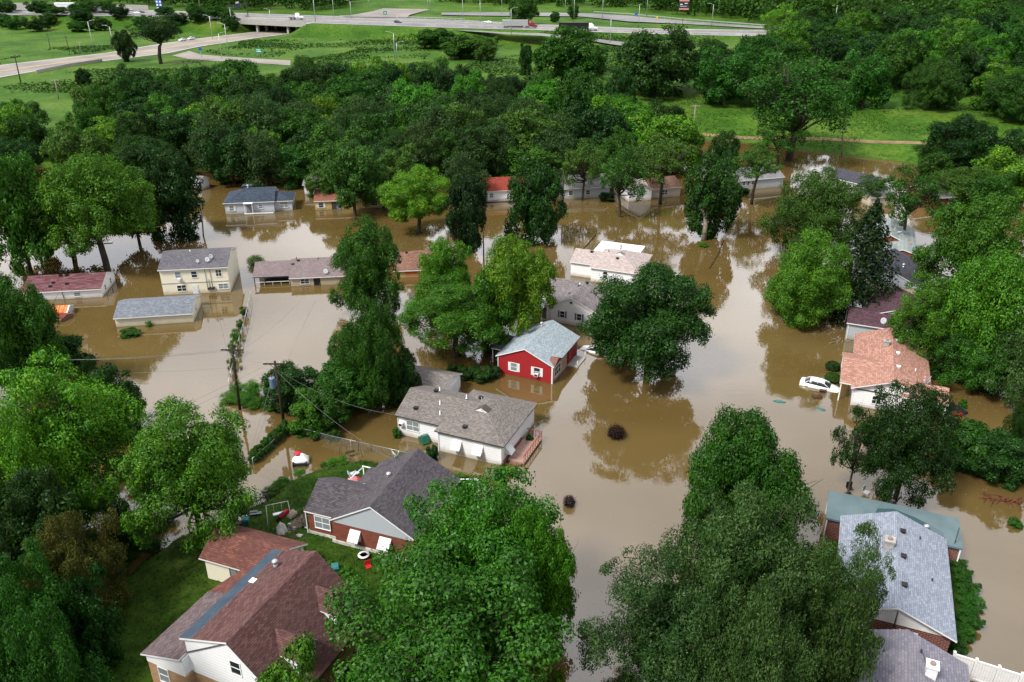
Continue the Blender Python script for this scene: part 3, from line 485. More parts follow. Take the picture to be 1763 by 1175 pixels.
# uc, vtop, width, vbase, proto, tone, crown base, label
YZ = .5
TREES = [
 (1728, 222, 95, 318, 'broad1', 'dark', -.03, 'dark tree between the levee end and the yellow-leaved tree', 0),
 (1612, 262, 60, 322, 'broad2', 'mid', -.02, 'small green tree where the levee water ends', 0),
 (1715, 300, 80, 372, 'broad0', 'mid', -.02, 'green tree over the far brick and white wall panels', 0),
 (1640, 560, 80, 650, 'dense1', 'dark', -.02, 'dark tree filling the gap behind the salmon roof ridge', 0),
 (1690, 560, 130, 668, 'broad_hi2', 'mid', -.02, 'dark green lower tree at the brown water behind the salmon-roofed house', 0),
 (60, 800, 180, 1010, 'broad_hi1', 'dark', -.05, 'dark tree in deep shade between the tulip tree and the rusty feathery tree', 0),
 (150, 985, 110, 1150, 'broad2', 'dark', -.05, 'small dark tree between the rusty feathery tree and the lawn', .3),
 (-15, 1090, 150, 1300, 'broad_hi2', 'dark', -.05, 'dark tree cut by the frame next to the large green corner tree', YZ),
 (560, 660, 90, 735, 'dense1', 'mid', -.02, 'dark green tree above the chain-link fence between pole and brown-shingled garage', 0),
 (600, 560, 80, 640, 'dense0', 'mid', -.02, 'small round tree on the open-water side of the tall rounded-spray tree', 0),
 (940, 282, 70, 335, 'broad1', 'dark', -.02, 'dark tree in the gap beside the far grey roof', 0),
 (1180, 225, 70, 290, 'broad2', 'mid', -.02, 'green tree at the silver backwater edge', .2),
 (1090, 225, 90, 290, 'dense1', 'mid', -.02, 'green tree in front of the levee slope', .2),
 (650, 300, 70, 355, 'broad3', 'olive', .05, 'olive tree over the orange-red end of the yellow house', 0),
 (560, 290, 70, 352, 'broad2', 'olive', .05, 'olive tree over the near corner of the yellow house', 0),
 (835, 818, 300, 1085, 'broad_hi0', 'bright', 0.00, 'broad green maple overhanging the roadside gable of the red brick house', YZ),
 (762, 938, 430, 1270, 'broad_hi1', 'mid', 0.00, 'huge green maple filling the yard beside the maroon house dormers', YZ),
 (925, 876, 140, 1120, 'broad_hi2', 'bright', -0.02, 'leafy maple at the water edge in front of the dark-roofed brick house', YZ),
 (505, 1122, 170, 1330, 'broad0', 'bright', -0.02, 'small light green tree touching the white gable of the maroon house', YZ),
 (1290, 715, 222, 965, 'broad_hi2', 'mid', -0.02, 'rounded bright green maple standing in water behind the grey willows', 0),
 (1285, 828, 330, 1150, 'willow_hi0', 'grey', 0.03, 'wide grey-green willow growing in front of the rounded maple', 0),
 (1160, 950, 300, 1230, 'willow_hi1', 'grey', 0.06, 'spreading willow with a bare limb hanging low over the open water', 0),
 (1300, 1000, 260, 1330, 'willow_hi0', 'grey', -0.02, 'dark lower willow between the spreading willow and the blue-shingled roof', 0),
 (1440, 915, 170, 1180, 'willow_hi1', 'grey', 0.08, 'willow whose sprays cover the edge of the blue-shingled roof', 0),
 (1445, 1020, 150, 1260, 'willow1', 'grey', -0.02, 'drooping willow beside the purple-grey roof and the blue-shingled house', 0),
 (322, 697, 226, 938, 'broad_hi0', 'bright', .10, 'spreading green tree over the flooded fence behind the red-shingled garage', 0),
 (90, 626, 262, 900, 'broad_hi1', 'yellow', 0.00, 'yellow-green tulip tree with pale leaf tips standing in water', 0),
 (15, 715, 170, 960, 'broad_hi2', 'yellow', -0.02, 'yellow-tipped tree partly hidden by the big yellow-green tulip tree', 0),
 (118, 878, 185, 1075, 'willow_hi0', 'rust', -0.02, 'olive and rust feathery tree above the dark lawn', .2),
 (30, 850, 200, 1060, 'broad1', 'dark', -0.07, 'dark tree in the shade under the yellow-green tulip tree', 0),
 (25, 945, 170, 1190, 'broad_hi1', 'mid', -0.04, 'green tree at the lawn edge below the rusty feathery tree', YZ),
 (75, 1055, 190, 1350, 'broad_hi0', 'mid', -0.07, 'large green tree at the near corner of the dark lawn', YZ),
 (205, 855, 60, 960, 'broad2', 'dark', -0.07, 'small dark tree between the rusty tree and the open water', 0),
 (190, 628, 105, 745, 'dense0', 'dark', -0.07, 'dark rounded tree crowding the far side of the tulip tree', 0),
 (155, 622, 60, 700, 'willow0', 'dark', -0.07, 'narrow dark tree with feathery tips above the tulip tree', 0),
 (22, 468, 150, 680, 'broad_hi2', 'mid', -0.02, 'green tree hiding one end of the mauve-roofed white house', 0),
 (105, 580, 100, 650, 'bush0', 'dark', -0.03, 'dark mounded small tree in water by the orange-tarped shed', 0),
 (20, 258, 135, 475, 'broad0', 'bright', 0.03, 'bright green tree beyond the hidden end of the mauve-roofed house', 0),
 (45, 300, 90, 440, 'broad1', 'bright', -0.02, 'green tree between two bigger bright trees over dark water', 0),
 (158, 264, 195, 464, 'broad_hi2', 'bright', .2, 'large bright green tree with a stout dark trunk behind the mauve-roofed house', 0),
 (105, 285, 150, 445, 'broad3', 'olive', 0.12, 'olive tree merged with the large stout-trunked tree', 0),
 (225, 290, 100, 425, 'broad1', 'olive', .05, 'twiggy olive tree just beyond the two-storey cream house', 0),
 (292, 262, 112, 408, 'dense1', 'dark', -0.07, 'dense dark tree at the water edge between cream house and navy-roofed house', 0),
 (718, 288, 118, 402, 'broad_hi1', 'yellow', .15, 'bright green airy tree with one orange branch beside the dark cedar', 0),
 (806, 305, 78, 434, 'dense2', 'spruce', 0.00, 'nearly black cedar standing in the flooded street', 0),
 (918, 272, 110, 416, 'dense0', 'dark', -0.08, 'tall dense dark green tree leafy down to the water by the red-roofed house', 0),
 (605, 246, 115, 372, 'broad2', 'olive', 0.08, 'olive tree hiding most of the yellow house', 0),
 (690, 256, 90, 350, 'broad3', 'olive', 0.08, 'olive tree behind the airy tree with the orange branch', 0),
 (630, 384, 128, 545, 'broad_hi2', 'mid', -0.02, 'bushy grey-green tree between the long mauve-roofed house and the brown-roofed one', 0),
 (800, 262, 90, 350, 'willow1', 'grey', 0.03, 'grey-green tree above the dark cedar', 0),
 (765, 412, 104, 560, 'broad_hi0', 'yellow', .10, 'light green tree reaching over the brown hipped roof', 0),
 (782, 480, 190, 614, 'broad_hi1', 'bright', .20, 'forked light green tree with its trunk in shallow brown water', 0),
 (893, 408, 138, 585, 'broad_hi2', 'yellow', .12, 'bright yellow-green tree overhanging the flat white carport', 0),
 (850, 470, 100, 600, 'broad0', 'bright', -0.02, 'green tree with an ivy-dark trunk beside the flat white carport', 0),
 (645, 524, 120, 700, 'broad_hi2', 'mid', -0.08, 'tall green tree with small rounded sprays next to the brown-shingled garage', 0),
 (605, 610, 130, 695, 'dense1', 'mid', -0.01, 'dark round tree merged with the tall tree by the brown-shingled garage', 0),
 (690, 600, 70, 695, 'dense2', 'dark', -0.01, 'dark leafy tree shading the eave of the brown-shingled garage', 0),
 (497, 624, 100, 700, 'dense1', 'dark', -0.01, 'round dark tree just behind the pole with the blue transformer', 0),
 (540, 668, 90, 738, 'broad1', 'bright', -0.01, 'low light green tree at the corner of the chain-link fences', 0),
 (1124, 455, 226, 645, 'broad_hi0', 'dark', .08, 'big round dark oak standing alone in open water with its mirror image', 0),
 (1060, 520, 95, 612, 'dense2', 'dark', 0.00, 'low dark limb-like tree on the white car side of the lone oak', 0),
 (1228, 266, 104, 408, 'dense2', 'dark', 0.00, 'tall dark ivy-covered tree behind the pale dead trunk', 0),
 (1005, 240, 85, 345, 'elm0', 'olive', .12, 'leaning elm in front of the far grey roof', 0),
 (1072, 246, 100, 374, 'elm2', 'olive', .12, 'elm with a thick flooded base between two other elms', 0),
 (1142, 236, 118, 352, 'elm1', 'olive', .3, 'open elm whose forked limbs are mirrored in silver water', 0),
 (1302, 248, 100, 352, 'elm2', 'olive', .32, 'thin dark-limbed elm by the far pale garage', 0),
 (1250, 225, 60, 300, 'dense0', 'dark', -0.07, 'slim dark tree at the edge of the silver backwater', 0),
 (1374, 88, 205, 276, 'cotton0', 'mid', .12, 'towering cottonwood with big forked limbs in front of the levee', 0),
 (1345, 205, 90, 285, 'elm1', 'mid', .2, 'lower leafy limbs of a tree beside the towering cottonwood trunk', 0),
 (1412, 290, 180, 440, 'willow_hi0', 'olive', 0.00, 'grey-green domed tree behind the black spruce', 0),
 (1395, 402, 150, 552, 'broad_hi1', 'bright', -0.08, 'light green round tree leafy down to the water by the spruce', 0),
 (1496, 343, 128, 538, 'spruce0', 'spruce', .0, 'black-green spruce with drooping boughs over the slate roofs', 0),
 (1570, 285, 112, 422, 'elm2', 'mid', .2, 'dark tree with low crown beyond the grey-green metal roof', 0),
 (1690, 338, 190, 520, 'broad_hi0', 'bright', -0.04, 'bright green tree beside the grey-green metal roof', 0),
 (1612, 478, 145, 630, 'broad_hi1', 'bright', -0.02, 'bright green tree leaning over the plum-coloured roof', 0),
 (1712, 430, 190, 645, 'broad_hi2', 'bright', -0.06, 'large green tree behind the salmon-roofed house', 0),
 (1752, 575, 110, 690, 'willow1', 'grey', -0.07, 'grey-green willow at the brown water beyond the salmon roof', 0),
 (1568, 665, 160, 862, 'broad_hi0', 'dark', 0.06, 'dark tree hiding the salmon-roofed house front porch', 0),
 (1478, 705, 85, 852, 'elm1', 'dark', .1, 'small dark tree in water above the teal flat roof', 0),
 (1668, 728, 90, 802, 'bush0', 'mid', -0.03, 'mounded shrubby tree in the hedge line by the black trailer', 0),
 (1728, 740, 110, 822, 'dense1', 'dark', -0.03, 'dark shrubby tree in the hedge line', 0),
 (1755, 690, 50, 780, 'willow0', 'dark', -0.03, 'thin dark tree rising above the hedge line', 0),
 (1655, 200, 125, 305, 'broad_hi0', 'dark', .02, 'dark leaning tree at the end of the levee grass', 0),
 (1740, 254, 120, 345, 'broad1', 'yellow', -0.02, 'yellow-leaved tree just past the end of the levee', 0),
 (1660, 284, 130, 352, 'willow2', 'olive', 0.03, 'flat-topped grey-green tree over the far brick house', 0),
 (1500, 300, 60, 350, 'elm0', 'olive', .2, 'small twiggy tree by the far white gable', 0),
 (985, 46, 126, 148, 'dense0', 'mid', -0.01, 'large round green tree between the highway truck and the wood', 1),
 (1128, 49, 146, 182, 'dense1', 'dark', -0.01, 'large nearly black tree below the highway sign', 1),
 (1000, 120, 95, 252, 'dense2', 'mid', -0.01, 'rounded tree at the wood edge nearest the levee', .5),
 (1065, 118, 64, 225, 'dense0', 'dark', -0.01, 'narrow round-topped tree beside the levee path', .5),
 (905, 75, 26, 130, 'dense1', 'dark', -0.03, 'thin ivy-wrapped column tree in the open field', 1),
 (748, 50, 66, 84, 'bush0', 'mid', -0.03, 'round thicket in the highway field, smaller of the two', 1),
 (800, 60, 80, 100, 'bush1', 'mid', -0.03, 'wide thicket in the middle of the highway field', 1),
 (838, 64, 56, 104, 'broad2', 'olive', -0.03, 'yellow-flowered tree against the highway field thicket', 1),
 (268, 24, 84, 110, 'cotton0', 'dark', .28, 'dark open-crowned tree at the road junction', 1),
 (213, 53, 38, 106, 'dense2', 'dark', -0.01, 'small dark tree beside the open-crowned tree at the junction', 1),
 (142, 118, 26, 150, 'dense1', 'dark', -0.03, 'small dark cone tree in the grass by the road bridge', 1),
 (902, -6, 52, 42, 'dense1', 'mid', -0.03, 'round tree on the grass between highway and entry ramp', 7),
 (955, 20, 20, 38, 'dense0', 'mid', -0.03, 'little round tree on the ramp grass', 7),
 (988, 8, 22, 32, 'dense2', 'mid', -0.03, 'little oval tree close to the ramp', 7),
 (1345, 8, 76, 78, 'elm0', 'yellow', .2, 'light yellow-green tree standing clear at the end of the highway', 1),
]
for (uc, vt, wp, vb, kd, tn, cb, lab, z0) in TREES: ptree(uc, vt, wp, vb, kd, tn, lab, cb, z0=z0)
# the woods: every tree stands on its own
def inpoly(u, v, P):
    c = False
    for i in range(len(P)):
        a, b = P[i], P[(i + 1) % len(P)]
        if (a[1] > v) != (b[1] > v) and u < (b[0] - a[0]) * (v - a[1]) / (b[1] - a[1]) + a[0]: c = not c
    return c
def gz(x, y): return max(0.0, float(ground_h(np.array([x]), np.array([y]))[0]))
NEW = []
def scatter(poly, gap, n, hr, rr, kinds, tones, labels, group, tries=9000, seed=1, cb=(.02, .12), clear=.55, cat='tree', name='tree'):
    r = random.Random(seed); us = [p[0] for p in poly]; vs = [p[1] for p in poly]; pts = []; k = 0; cnt = 0
    lo = at(0, max(vs)).y; hi = at(0, min(vs)).y
    while k < tries and cnt < n:
        k += 1; y = lo + (hi - lo) * r.random(); v = 587.5 - F * ((y * ST - H * CT) / depth(y, 0)); u = min(us) + (max(us) - min(us)) * r.random()
        if not inpoly(u, v, poly): continue
        x = x_at(u, y, 0)
        if any((x - a) ** 2 + (y - b) ** 2 < gap * gap for a, b in pts) or any((x - a) ** 2 + (y - b) ** 2 < ((R + 4) * clear) ** 2 for a, b, R in PLACED): continue
        pts.append((x, y)); cnt += 1; h = r.uniform(*hr); R = r.uniform(*rr); NEW.append((x, y, R * .8)); i = r.randrange(len(tones))
        add_tree(x, y, gz(x, y), h, R, r.choice(kinds), tones[i], r.uniform(*cb), labels[tones[i]], cat, group + ', ' + {'grey': 'silver ones', 'olive': 'olive ones', 'dark': 'dark ones', 'mid': 'green ones', 'bright': 'bright ones', 'yellow': 'yellow-green ones'}[tones[i]], name)
    PLACED.extend(NEW); NEW.clear(); return cnt
KA = ['broad0', 'broad1', 'broad2', 'broad3', 'dense0', 'dense1', 'broad_hi2']
nA2 = scatter([(330, 300), (340, 262), (480, 240), (620, 250), (760, 235), (960, 255), (975, 300), (900, 330), (780, 330), (700, 335), (560, 325), (450, 335)], 13, 20, (11, 15), (6, 8), ['willow0', 'willow1', 'willow2'], ['grey'], {'grey': 'silvery willow-like tree at the house side of the wood'}, 'silvery trees on the wood edge', seed=8, clear=.3, cb=(-.03, .05))
nA = scatter([(-60, 243), (0, 243), (120, 255), (150, 222), (240, 190), (330, 180), (450, 178), (560, 172), (700, 176), (880, 184), (945, 212), (960, 235), (1050, 235), (1100, 262), (1180, 275), (1180, 300), (1060, 322), (960, 312), (880, 325), (760, 318), (700, 326), (600, 322), (520, 318), (470, 330), (380, 318), (330, 298), (240, 322), (60, 310), (-60, 315)], 9.6, 150, (8, 14.8), (4.6, 9.0), KA,
  ['mid', 'mid', 'mid', 'bright', 'dark', 'dark', 'olive', 'bright', 'yellow', 'dark'], {'yellow': 'yellow-green tree in the wood between the flooded houses and the highway field', 'mid': 'green broad tree in the wood between the flooded houses and the highway field', 'bright': 'fresh green tree in the wood between the flooded houses and the highway field', 'dark': 'dark green tree in the wood between the flooded houses and the highway field', 'olive': 'olive tree in the wood between the flooded houses and the highway field'}, 'wood behind the houses', seed=4, cb=(-.05, .04))
nB = scatter([(1090, 196), (1130, 190), (1195, 200), (1240, 172), (1290, 152), (1330, 108), (1450, 80), (1763, 74), (1900, 88), (1900, 262), (1763, 250), (1640, 234), (1500, 221), (1380, 212), (1290, 207)], 11.5, 88, (10, 18), (7.5, 10.5), KA, ['mid', 'mid', 'bright', 'dark', 'dark'],
  {'mid': 'green tree in the wood beyond the levee grass', 'bright': 'fresh green tree in the wood beyond the levee grass', 'dark': 'dark tree in the wood beyond the levee grass'}, 'wood beyond the levee', seed=5, cb=(-.06, .0))
nC = scatter([(60, 70), (0, 52), (-60, 52), (-60, 42), (60, 40), (200, 42), (300, 40), (380, 50), (425, 55), (415, 62), (330, 62), (250, 60), (180, 58)], 8, 30, (5, 9), (4.5, 7.5), ['dense0', 'broad1', 'dense1'], ['mid', 'dark'],
  {'mid': 'green thicket tree on the bank below the highway', 'dark': 'dark thicket tree on the bank below the highway'}, 'thicket on the highway bank', seed=6, cb=(0, .02))
print('woods', nA, nA2, nB, nC)
# the far wood reads as one mass
def far_wood():
    rs = np.random.RandomState(11); cos = []
    for (k0, k1) in (((-60, 620), 0), ((760, 1900), 1)):
        pass
    n = 0; base = {}
    lobes = []
    for i in range(5200):
        y = 480 + 420 * rs.rand() ** 1.1; u = -80 + 1960 * rs.rand(); x = x_at(u, y, 6)
        v = 587.5 - F * ((y * ST + (6.6 - H) * CT) / depth(y, 6.6))
        lim = np.interp(u, [-100, 0, 250, 430, 520, 560, 590, 640, 700, 760, 860, 1000, 1080, 1180, 1310, 1500, 1900], [0, 2, 11, 20, 20, 20, 18, -6, -30, 9, 14, 17, 19, 30, 41, 48, 50])
        if v > lim: continue
        hh = 9 + 9 * rs.rand(); R = 4.5 + 4 * rs.rand(); g = 7
        for q in range(9):
            d = unit(rs.normal(size=3)); lobes.append((x + d[0] * R * .7, y + d[1] * R * .7, g + hh * .5 + d[2] * hh * .42, 2.0 + 1.6 * rs.rand()))
        n += 1
    co = []
    for x, y, z, r in lobes:
        m = 16; d = unit(rs.normal(size=(m, 3))); d[:, 2] = np.where(d[:, 2] < -.2, -d[:, 2], d[:, 2]); c = np.array([[x, y, z]]) + d * r * np.array([[1, 1, .8]])
        co.append(leaf_quads(c, unit(d + .5 * rs.normal(size=(m, 3))), .75, rs, .7))
    me = mesh_from(np.concatenate(co), 'far_wood'); o = link_mesh('far_wood', me, LEAF['mid']); tag(o, 'dark green wood stretching away beyond the highway', 'wood', kind='stuff'); print('far', n, len(me.polygons))
far_wood()
# ------------------------------------------------------------------ houses
M['w_white'] = siding('white_siding', (.80, .82, .85), .28); M['w_white2'] = siding('white_shingle_siding', (.78, .79, .80), .3, line=.8)
M['w_cream'] = siding('cream_siding', (.78, .74, .60), .22, line=.78, band=1.0); M['w_blue'] = siding('pale_blue_siding', (.50, .55, .63), .2, line=.75); M['w_red'] = siding('red_siding', (.32, .020, .024), .22, (.16, .03, .02), .55, .62)
M['w_tan'] = siding('tan_siding', (.50, .44, .34), .2, line=.8); M['w_yellow'] = siding('yellow_siding', (.52, .40, .14), .22, line=.8); M['w_ygrey'] = siding('pale_grey_siding', (.40, .44, .48), .2, line=.75)
M['w_orange'] = siding('orange_panel', (.50, .16, .04), .3, line=.7); M['b_red'] = brick('red_brick', (.16, .035, .022), (.24, .055, .03), (.13, .09, .07)); M['b_tan'] = brick('tan_brick', (.34, .20, .10), (.46, .30, .15), (.28, .2, .14))
M['b_dark'] = brick('dark_red_brick', (.10, .022, .018), (.17, .04, .03), (.24, .19, .16)); M['stone'] = brick('pink_and_white_stone', (.45, .12, .10), (.62, .50, .46), (.70, .66, .62), 1, .5, .22)
M['found'] = noisy('whitewashed_foundation', (.34, .34, .30), (.62, .62, .58), 1.6, .9)
M['r_red'] = shingle('pale_blue_grey_shingles', (.22, .27, .31), (.30, .36, .40), (.40, .45, .48), stain=(.24, .29, .31), amt=.35)
M['r_taupe'] = shingle('taupe_shingles', (.125, .112, .105), (.175, .157, .148), (.235, .212, .20), row=.15, wid=.3, amt=.3)
M['r_char'] = shingle('charcoal_purple_shingles', (.042, .038, .048), (.066, .060, .072), (.100, .090, .100), amt=.5, stain=(.10, .09, .09))
M['r_maroon'] = shingle('maroon_brown_shingles', (.068, .030, .030), (.100, .048, .045), (.145, .076, .070), amt=.4, stain=(.088, .062, .058)); M['r_maroon2'] = shingle('mauve_brown_shingles', (.10, .072, .077), (.13, .10, .105), (.17, .135, .137), amt=.3)
M['r_rust'] = shingle('rust_red_shingles', (.105, .042, .034), (.15, .062, .047), (.20, .088, .066), amt=.75, stain=(.075, .035, .035)); M['r_bluegrey'] = shingle('blue_lilac_shingles', (.175, .20, .25), (.225, .255, .31), (.285, .32, .375), row=.17, wid=.36, amt=.25, stain=(.21, .235, .30))
M['r_grape'] = shingle('purple_grey_shingles', (.13, .13, .17), (.17, .17, .21), (.22, .21, .25), row=.2, amt=.5, stain=(.20, .18, .19)); M['r_salmon'] = shingle('salmon_tile_shingles', (.24, .12, .09), (.33, .175, .135), (.43, .25, .20), row=.2, wid=.4, amt=.35, stain=(.36, .21, .17))
M['r_plum'] = shingle('plum_shingles', (.055, .028, .04), (.085, .046, .06), (.12, .07, .085), amt=.4); M['r_navy'] = shingle('navy_shingles', (.025, .036, .055), (.042, .058, .082), (.07, .09, .12), amt=.3)
M['r_slate'] = shingle('dark_slate_shingles', (.04, .04, .055), (.06, .06, .078), (.09, .088, .105), amt=.4); M['r_metal'] = shingle('grey_green_roofing', (.15, .185, .185), (.20, .235, .235), (.26, .29, .29), row=.6, wid=3, amt=.6, stain=(.25, .28, .27))
M['r_cream'] = shingle('dark_grey_shingles', (.065, .062, .078), (.095, .09, .108), (.14, .135, .15), amt=.6, stain=(.15, .145, .155)); M['r_bgar'] = shingle('steel_blue_shingles', (.12, .135, .16), (.155, .175, .205), (.21, .23, .26), row=.22, amt=.3)
M['r_mauve'] = shingle('streaked_mauve_red_shingles', (.085, .026, .035), (.13, .055, .065), (.20, .12, .125), row=.17, wid=.9, amt=.4, stain=(.14, .065, .072)); M['r_long'] = shingle('dusty_mauve_shingles', (.15, .118, .12), (.19, .152, .155), (.24, .20, .20), amt=.45, stain=(.14, .105, .11))
M['r_brown'] = shingle('brown_shingles', (.15, .075, .05), (.20, .105, .075), (.27, .15, .11), amt=.6, stain=(.10, .06, .05)); M['r_pink'] = shingle('pinkish_beige_shingles', (.30, .25, .235), (.37, .315, .30), (.46, .405, .385), row=.2, amt=.3, stain=(.34, .28, .265))
M['r_grey'] = shingle('warm_grey_shingles', (.125, .11, .115), (.175, .155, .16), (.24, .215, .22), row=.2, amt=.35); M['r_orange'] = shingle('orange_red_shingles', (.16, .06, .04), (.22, .085, .055), (.28, .12, .08), amt=.6, stain=(.25, .12, .09))
M['r_brick'] = shingle('brick_red_shingles', (.17, .03, .02), (.22, .04, .028), (.28, .06, .04), amt=.3); M['r_far'] = shingle('far_grey_shingles', (.15, .15, .16), (.20, .20, .21), (.26, .26, .27), amt=.3)
M['flat_white'] = noisy('white_membrane_roof', (.62, .68, .70), (.74, .80, .82), .6, .5); M['flat_teal'] = noisy('teal_roll_roofing', (.085, .130, .142), (.115, .165, .178), .5, .7)
M['wet'] = mat('ponded_rainwater', (.045, .085, .10), .12, .5); M['darkstrip'] = noisy('blue_black_roll_roofing', (.030, .050, .075), (.05, .07, .095), 1, .7)
class House:
    def __init__(s, name, A, B, ze, label, cat='house', group=None):
        a, b = at(A[0], A[1], ze), at(B[0], B[1], ze); s.ze = ze; s.L = (b - a).length; s.ang = math.atan2(b.y - a.y, b.x - a.x)
        s.root = empty(name, (a.x, a.y, 0), s.ang); tag(s.root, label, cat, group); s.o = a
    def loc(s, u, v, z):
        p = at(u, v, z); dx, dy = p.x - s.o.x, p.y - s.o.y; c, n = math.cos(s.ang), math.sin(s.ang); return (dx * c + dy * n, -dx * n + dy * c)
    def wing(s, x0, x1, y0, y1, rise, ax='y', ends='gg', wall='w_white', roof='r_taupe', ze=None, ov=.32, gov=.18, zb=-1., t=.14, trim='trim', gmat=None, ridge=.5, zhi=None, wallname='wall', walls=True):
        """one roofed wing. rectangle = eave outline; ax = ridge direction; ends g gable / h hip; ridge = ridge position across; zhi = eave level of the second slope"""
        ze = s.ze if ze is None else ze; zr = ze + rise
        if ax == 'y': la, lb, wa, wb = y0, y1, x0, x1; P = lambda a, w, z: (w, a, z)
        else: la, lb, wa, wb = x0, x1, y0, y1; P = lambda a, w, z: (a, w, z)
        wr = wa + (wb - wa) * ridge; z2 = ze if zhi is None else zhi; run = min((wb - wa) / 2, (lb - la) / 2 - .01)
        ra = la + (run if ends[0] == 'h' else 0); rb = lb - (run if ends[1] == 'h' else 0)
        top = [P(la, wa, ze), P(lb, wa, ze), P(lb, wb, z2), P(la, wb, z2), P(ra, wr, zr), P(rb, wr, zr)]; v = top + [(x, y, z - t) for x, y, z in top]
        f = [(0, 1, 5, 4), (2, 3, 4, 5), (7, 6, 10, 11), (9, 8, 11, 10)]; m = [0, 0, 1, 1]
        f += [(0, 4, 3), (6, 9, 10)] if ends[0] == 'h' else [(0, 4, 10, 6), (4, 3, 9, 10)]; m += [0, 1] if ends[0] == 'h' else [1, 1]
        f += [(1, 2, 5), (7, 11, 8)] if ends[1] == 'h' else [(1, 7, 11, 5), (5, 11, 8, 2)]; m += [0, 1] if ends[1] == 'h' else [1, 1]
        f += [(0, 6, 7, 1), (2, 8, 9, 3)]; m += [1, 1]
        if ends[0] == 'h': f.append((0, 3, 9, 6)); m.append(1)
        if ends[1] == 'h': f.append((1, 7, 8, 2)); m.append(1)
        rf = MB().solid(v, f, m).build('roof', [M[roof], M[trim]], s.root, uv=True)
        if walls:
            s1 = rise / (wr - wa); s2 = (zr - z2) / (wb - wr); q = t * .5
            a0, a1 = la + (gov if ends[0] == 'g' else ov), lb - (gov if ends[1] == 'g' else ov); w0, w1 = wa + ov, wb - ov
            zt0, zt1, zp = ze - q + s1 * ov, z2 - q + s2 * ov, zr - q
            wm = MB()
            full = [(w0, zb), (w1, zb), (w1, zt1), (wr, zp), (w0, zt0)]
            hz_ = min(zt0, zt1) - .02
            axn = 'y' if ax == 'y' else 'x'
            if ends == 'gg': wm.prism(full, a0, a1, axn)
            else:
                wm.box(*((w0, w1, a0, a1) if ax == 'y' else (a0, a1, w0, w1)), zb, hz_)
                tri = [(w0, hz_ - .01), (w1, hz_ - .01), (w1, zt1), (wr, zp), (w0, zt0)]
                if ends[0] == 'g': wm.prism(tri, a0 + .004, a0 + .2, axn)
                if ends[1] == 'g': wm.prism(tri, a1 - .2, a1 - .004, axn)
            wo = wm.build(wallname, M[wall], s.root, uv=True)
            if gmat:
                zg = min(ze, z2) - .25; tri = [(w0 - .01, zg), (w1 + .01, zg), (w1 + .01, zt1), (wr, zp), (w0 - .01, zt0)]
                if ends[0] == 'g': MB().prism(tri, a0 - .03, a0 + .05, axn).build('gable', M[gmat], s.root, uv=True)
                if ends[1] == 'g': MB().prism(tri, a1 - .05, a1 + .03, axn).build('gable', M[gmat], s.root, uv=True)
        return rf
    def flat(s, x0, x1, y0, y1, z, m='flat_white', th=.16, posts=True, name='flat_roof', tilt=0., trim='trim', wall=None, poly=None):
        b = MB()
        if poly: b.prism(poly, z - th, z, 'z', 0, 1)
        else: b.solid([(x0, y0, z - th - tilt), (x1, y0, z - th - tilt), (x1, y1, z - th), (x0, y1, z - th), (x0, y0, z - tilt), (x1, y0, z - tilt), (x1, y1, z), (x0, y1, z)], [(3, 2, 1, 0), (4, 5, 6, 7), (0, 1, 5, 4), (1, 2, 6, 5), (2, 3, 7, 6), (3, 0, 4, 7)], [1, 0, 1, 1, 1, 1])
        o = b.build(name, [M[m], M[trim]], s.root)
        if posts:
            for px, py in ((x0 + .12, y0 + .12), (x1 - .12, y0 + .12), (x0 + .12, y1 - .12), (x1 - .12, y1 - .12)):
                MB().box(px - .05, px + .05, py - .05, py + .05, -1, z - th - tilt * .99).build('post', M['trim'], s.root)
        if wall: MB().box(x0 + .2, x1 - .2, y0 + .2, y1 - .2, -1, z - th - tilt - .003).build('wall', M[wall], s.root, uv=True)
        return o
    def _side(s, side, pos, c):
        """matrix taking (across, out, up) to the wall side at distance pos"""
        if side == 'front': return Matrix.Translation((c, pos, 0))
        if side == 'back': return Matrix.Translation((c, pos, 0)) @ Matrix.Rotation(math.pi, 4, 'Z')
        if side == 'right': return Matrix.Translation((pos, c, 0)) @ Matrix.Rotation(math.pi / 2, 4, 'Z')
        return Matrix.Translation((pos, c, 0)) @ Matrix.Rotation(-math.pi / 2, 4, 'Z')
    def window(s, side, pos, c, z, w=.9, h=1.1, shutter=None, awning=False, glass='glass', frame='trim', ac=False, mull=1, board=False):
        T = s._side(side, pos, c); f = MB(); k = .07
        f.box(-w / 2 - k, w / 2 + k, -.05, .02, z + h, z + h + k, M=T); f.box(-w / 2 - k, w / 2 + k, -.08, .02, z - k, z, M=T)
        f.box(-w / 2 - k, -w / 2, -.05, .02, z, z + h, M=T); f.box(w / 2, w / 2 + k, -.05, .02, z, z + h, M=T)
        f.box(-w / 2, w / 2, -.035, .018, z + h * .48, z + h * .53, M=T)
        for q in range(mull - 1): x = -w / 2 + w * (q + 1) / mull; f.box(x - .03, x + .03, -.04, .019, z, z + h, M=T)
        fo = f.build('window', M[frame], s.root); MB().box(-w / 2, w / 2, -.012, .01, z, z + h, M=T).build('pane', M[glass], fo)
        if shutter:
            for sg in (-1, 1):
                b = MB(); x0 = sg * (w / 2 + .09 + w * .19); b.box(x0 - w * .19, x0 + w * .19, -.045, .015, z - .06, z + h + .06, M=T)
                for q in range(7): zz = z + (q + .5) * h / 7; b.box(x0 - w * .14, x0 + w * .14, -.06, -.04, zz - .03, zz + .03, M=T)
                b.build('shutter', M[shutter], s.root)
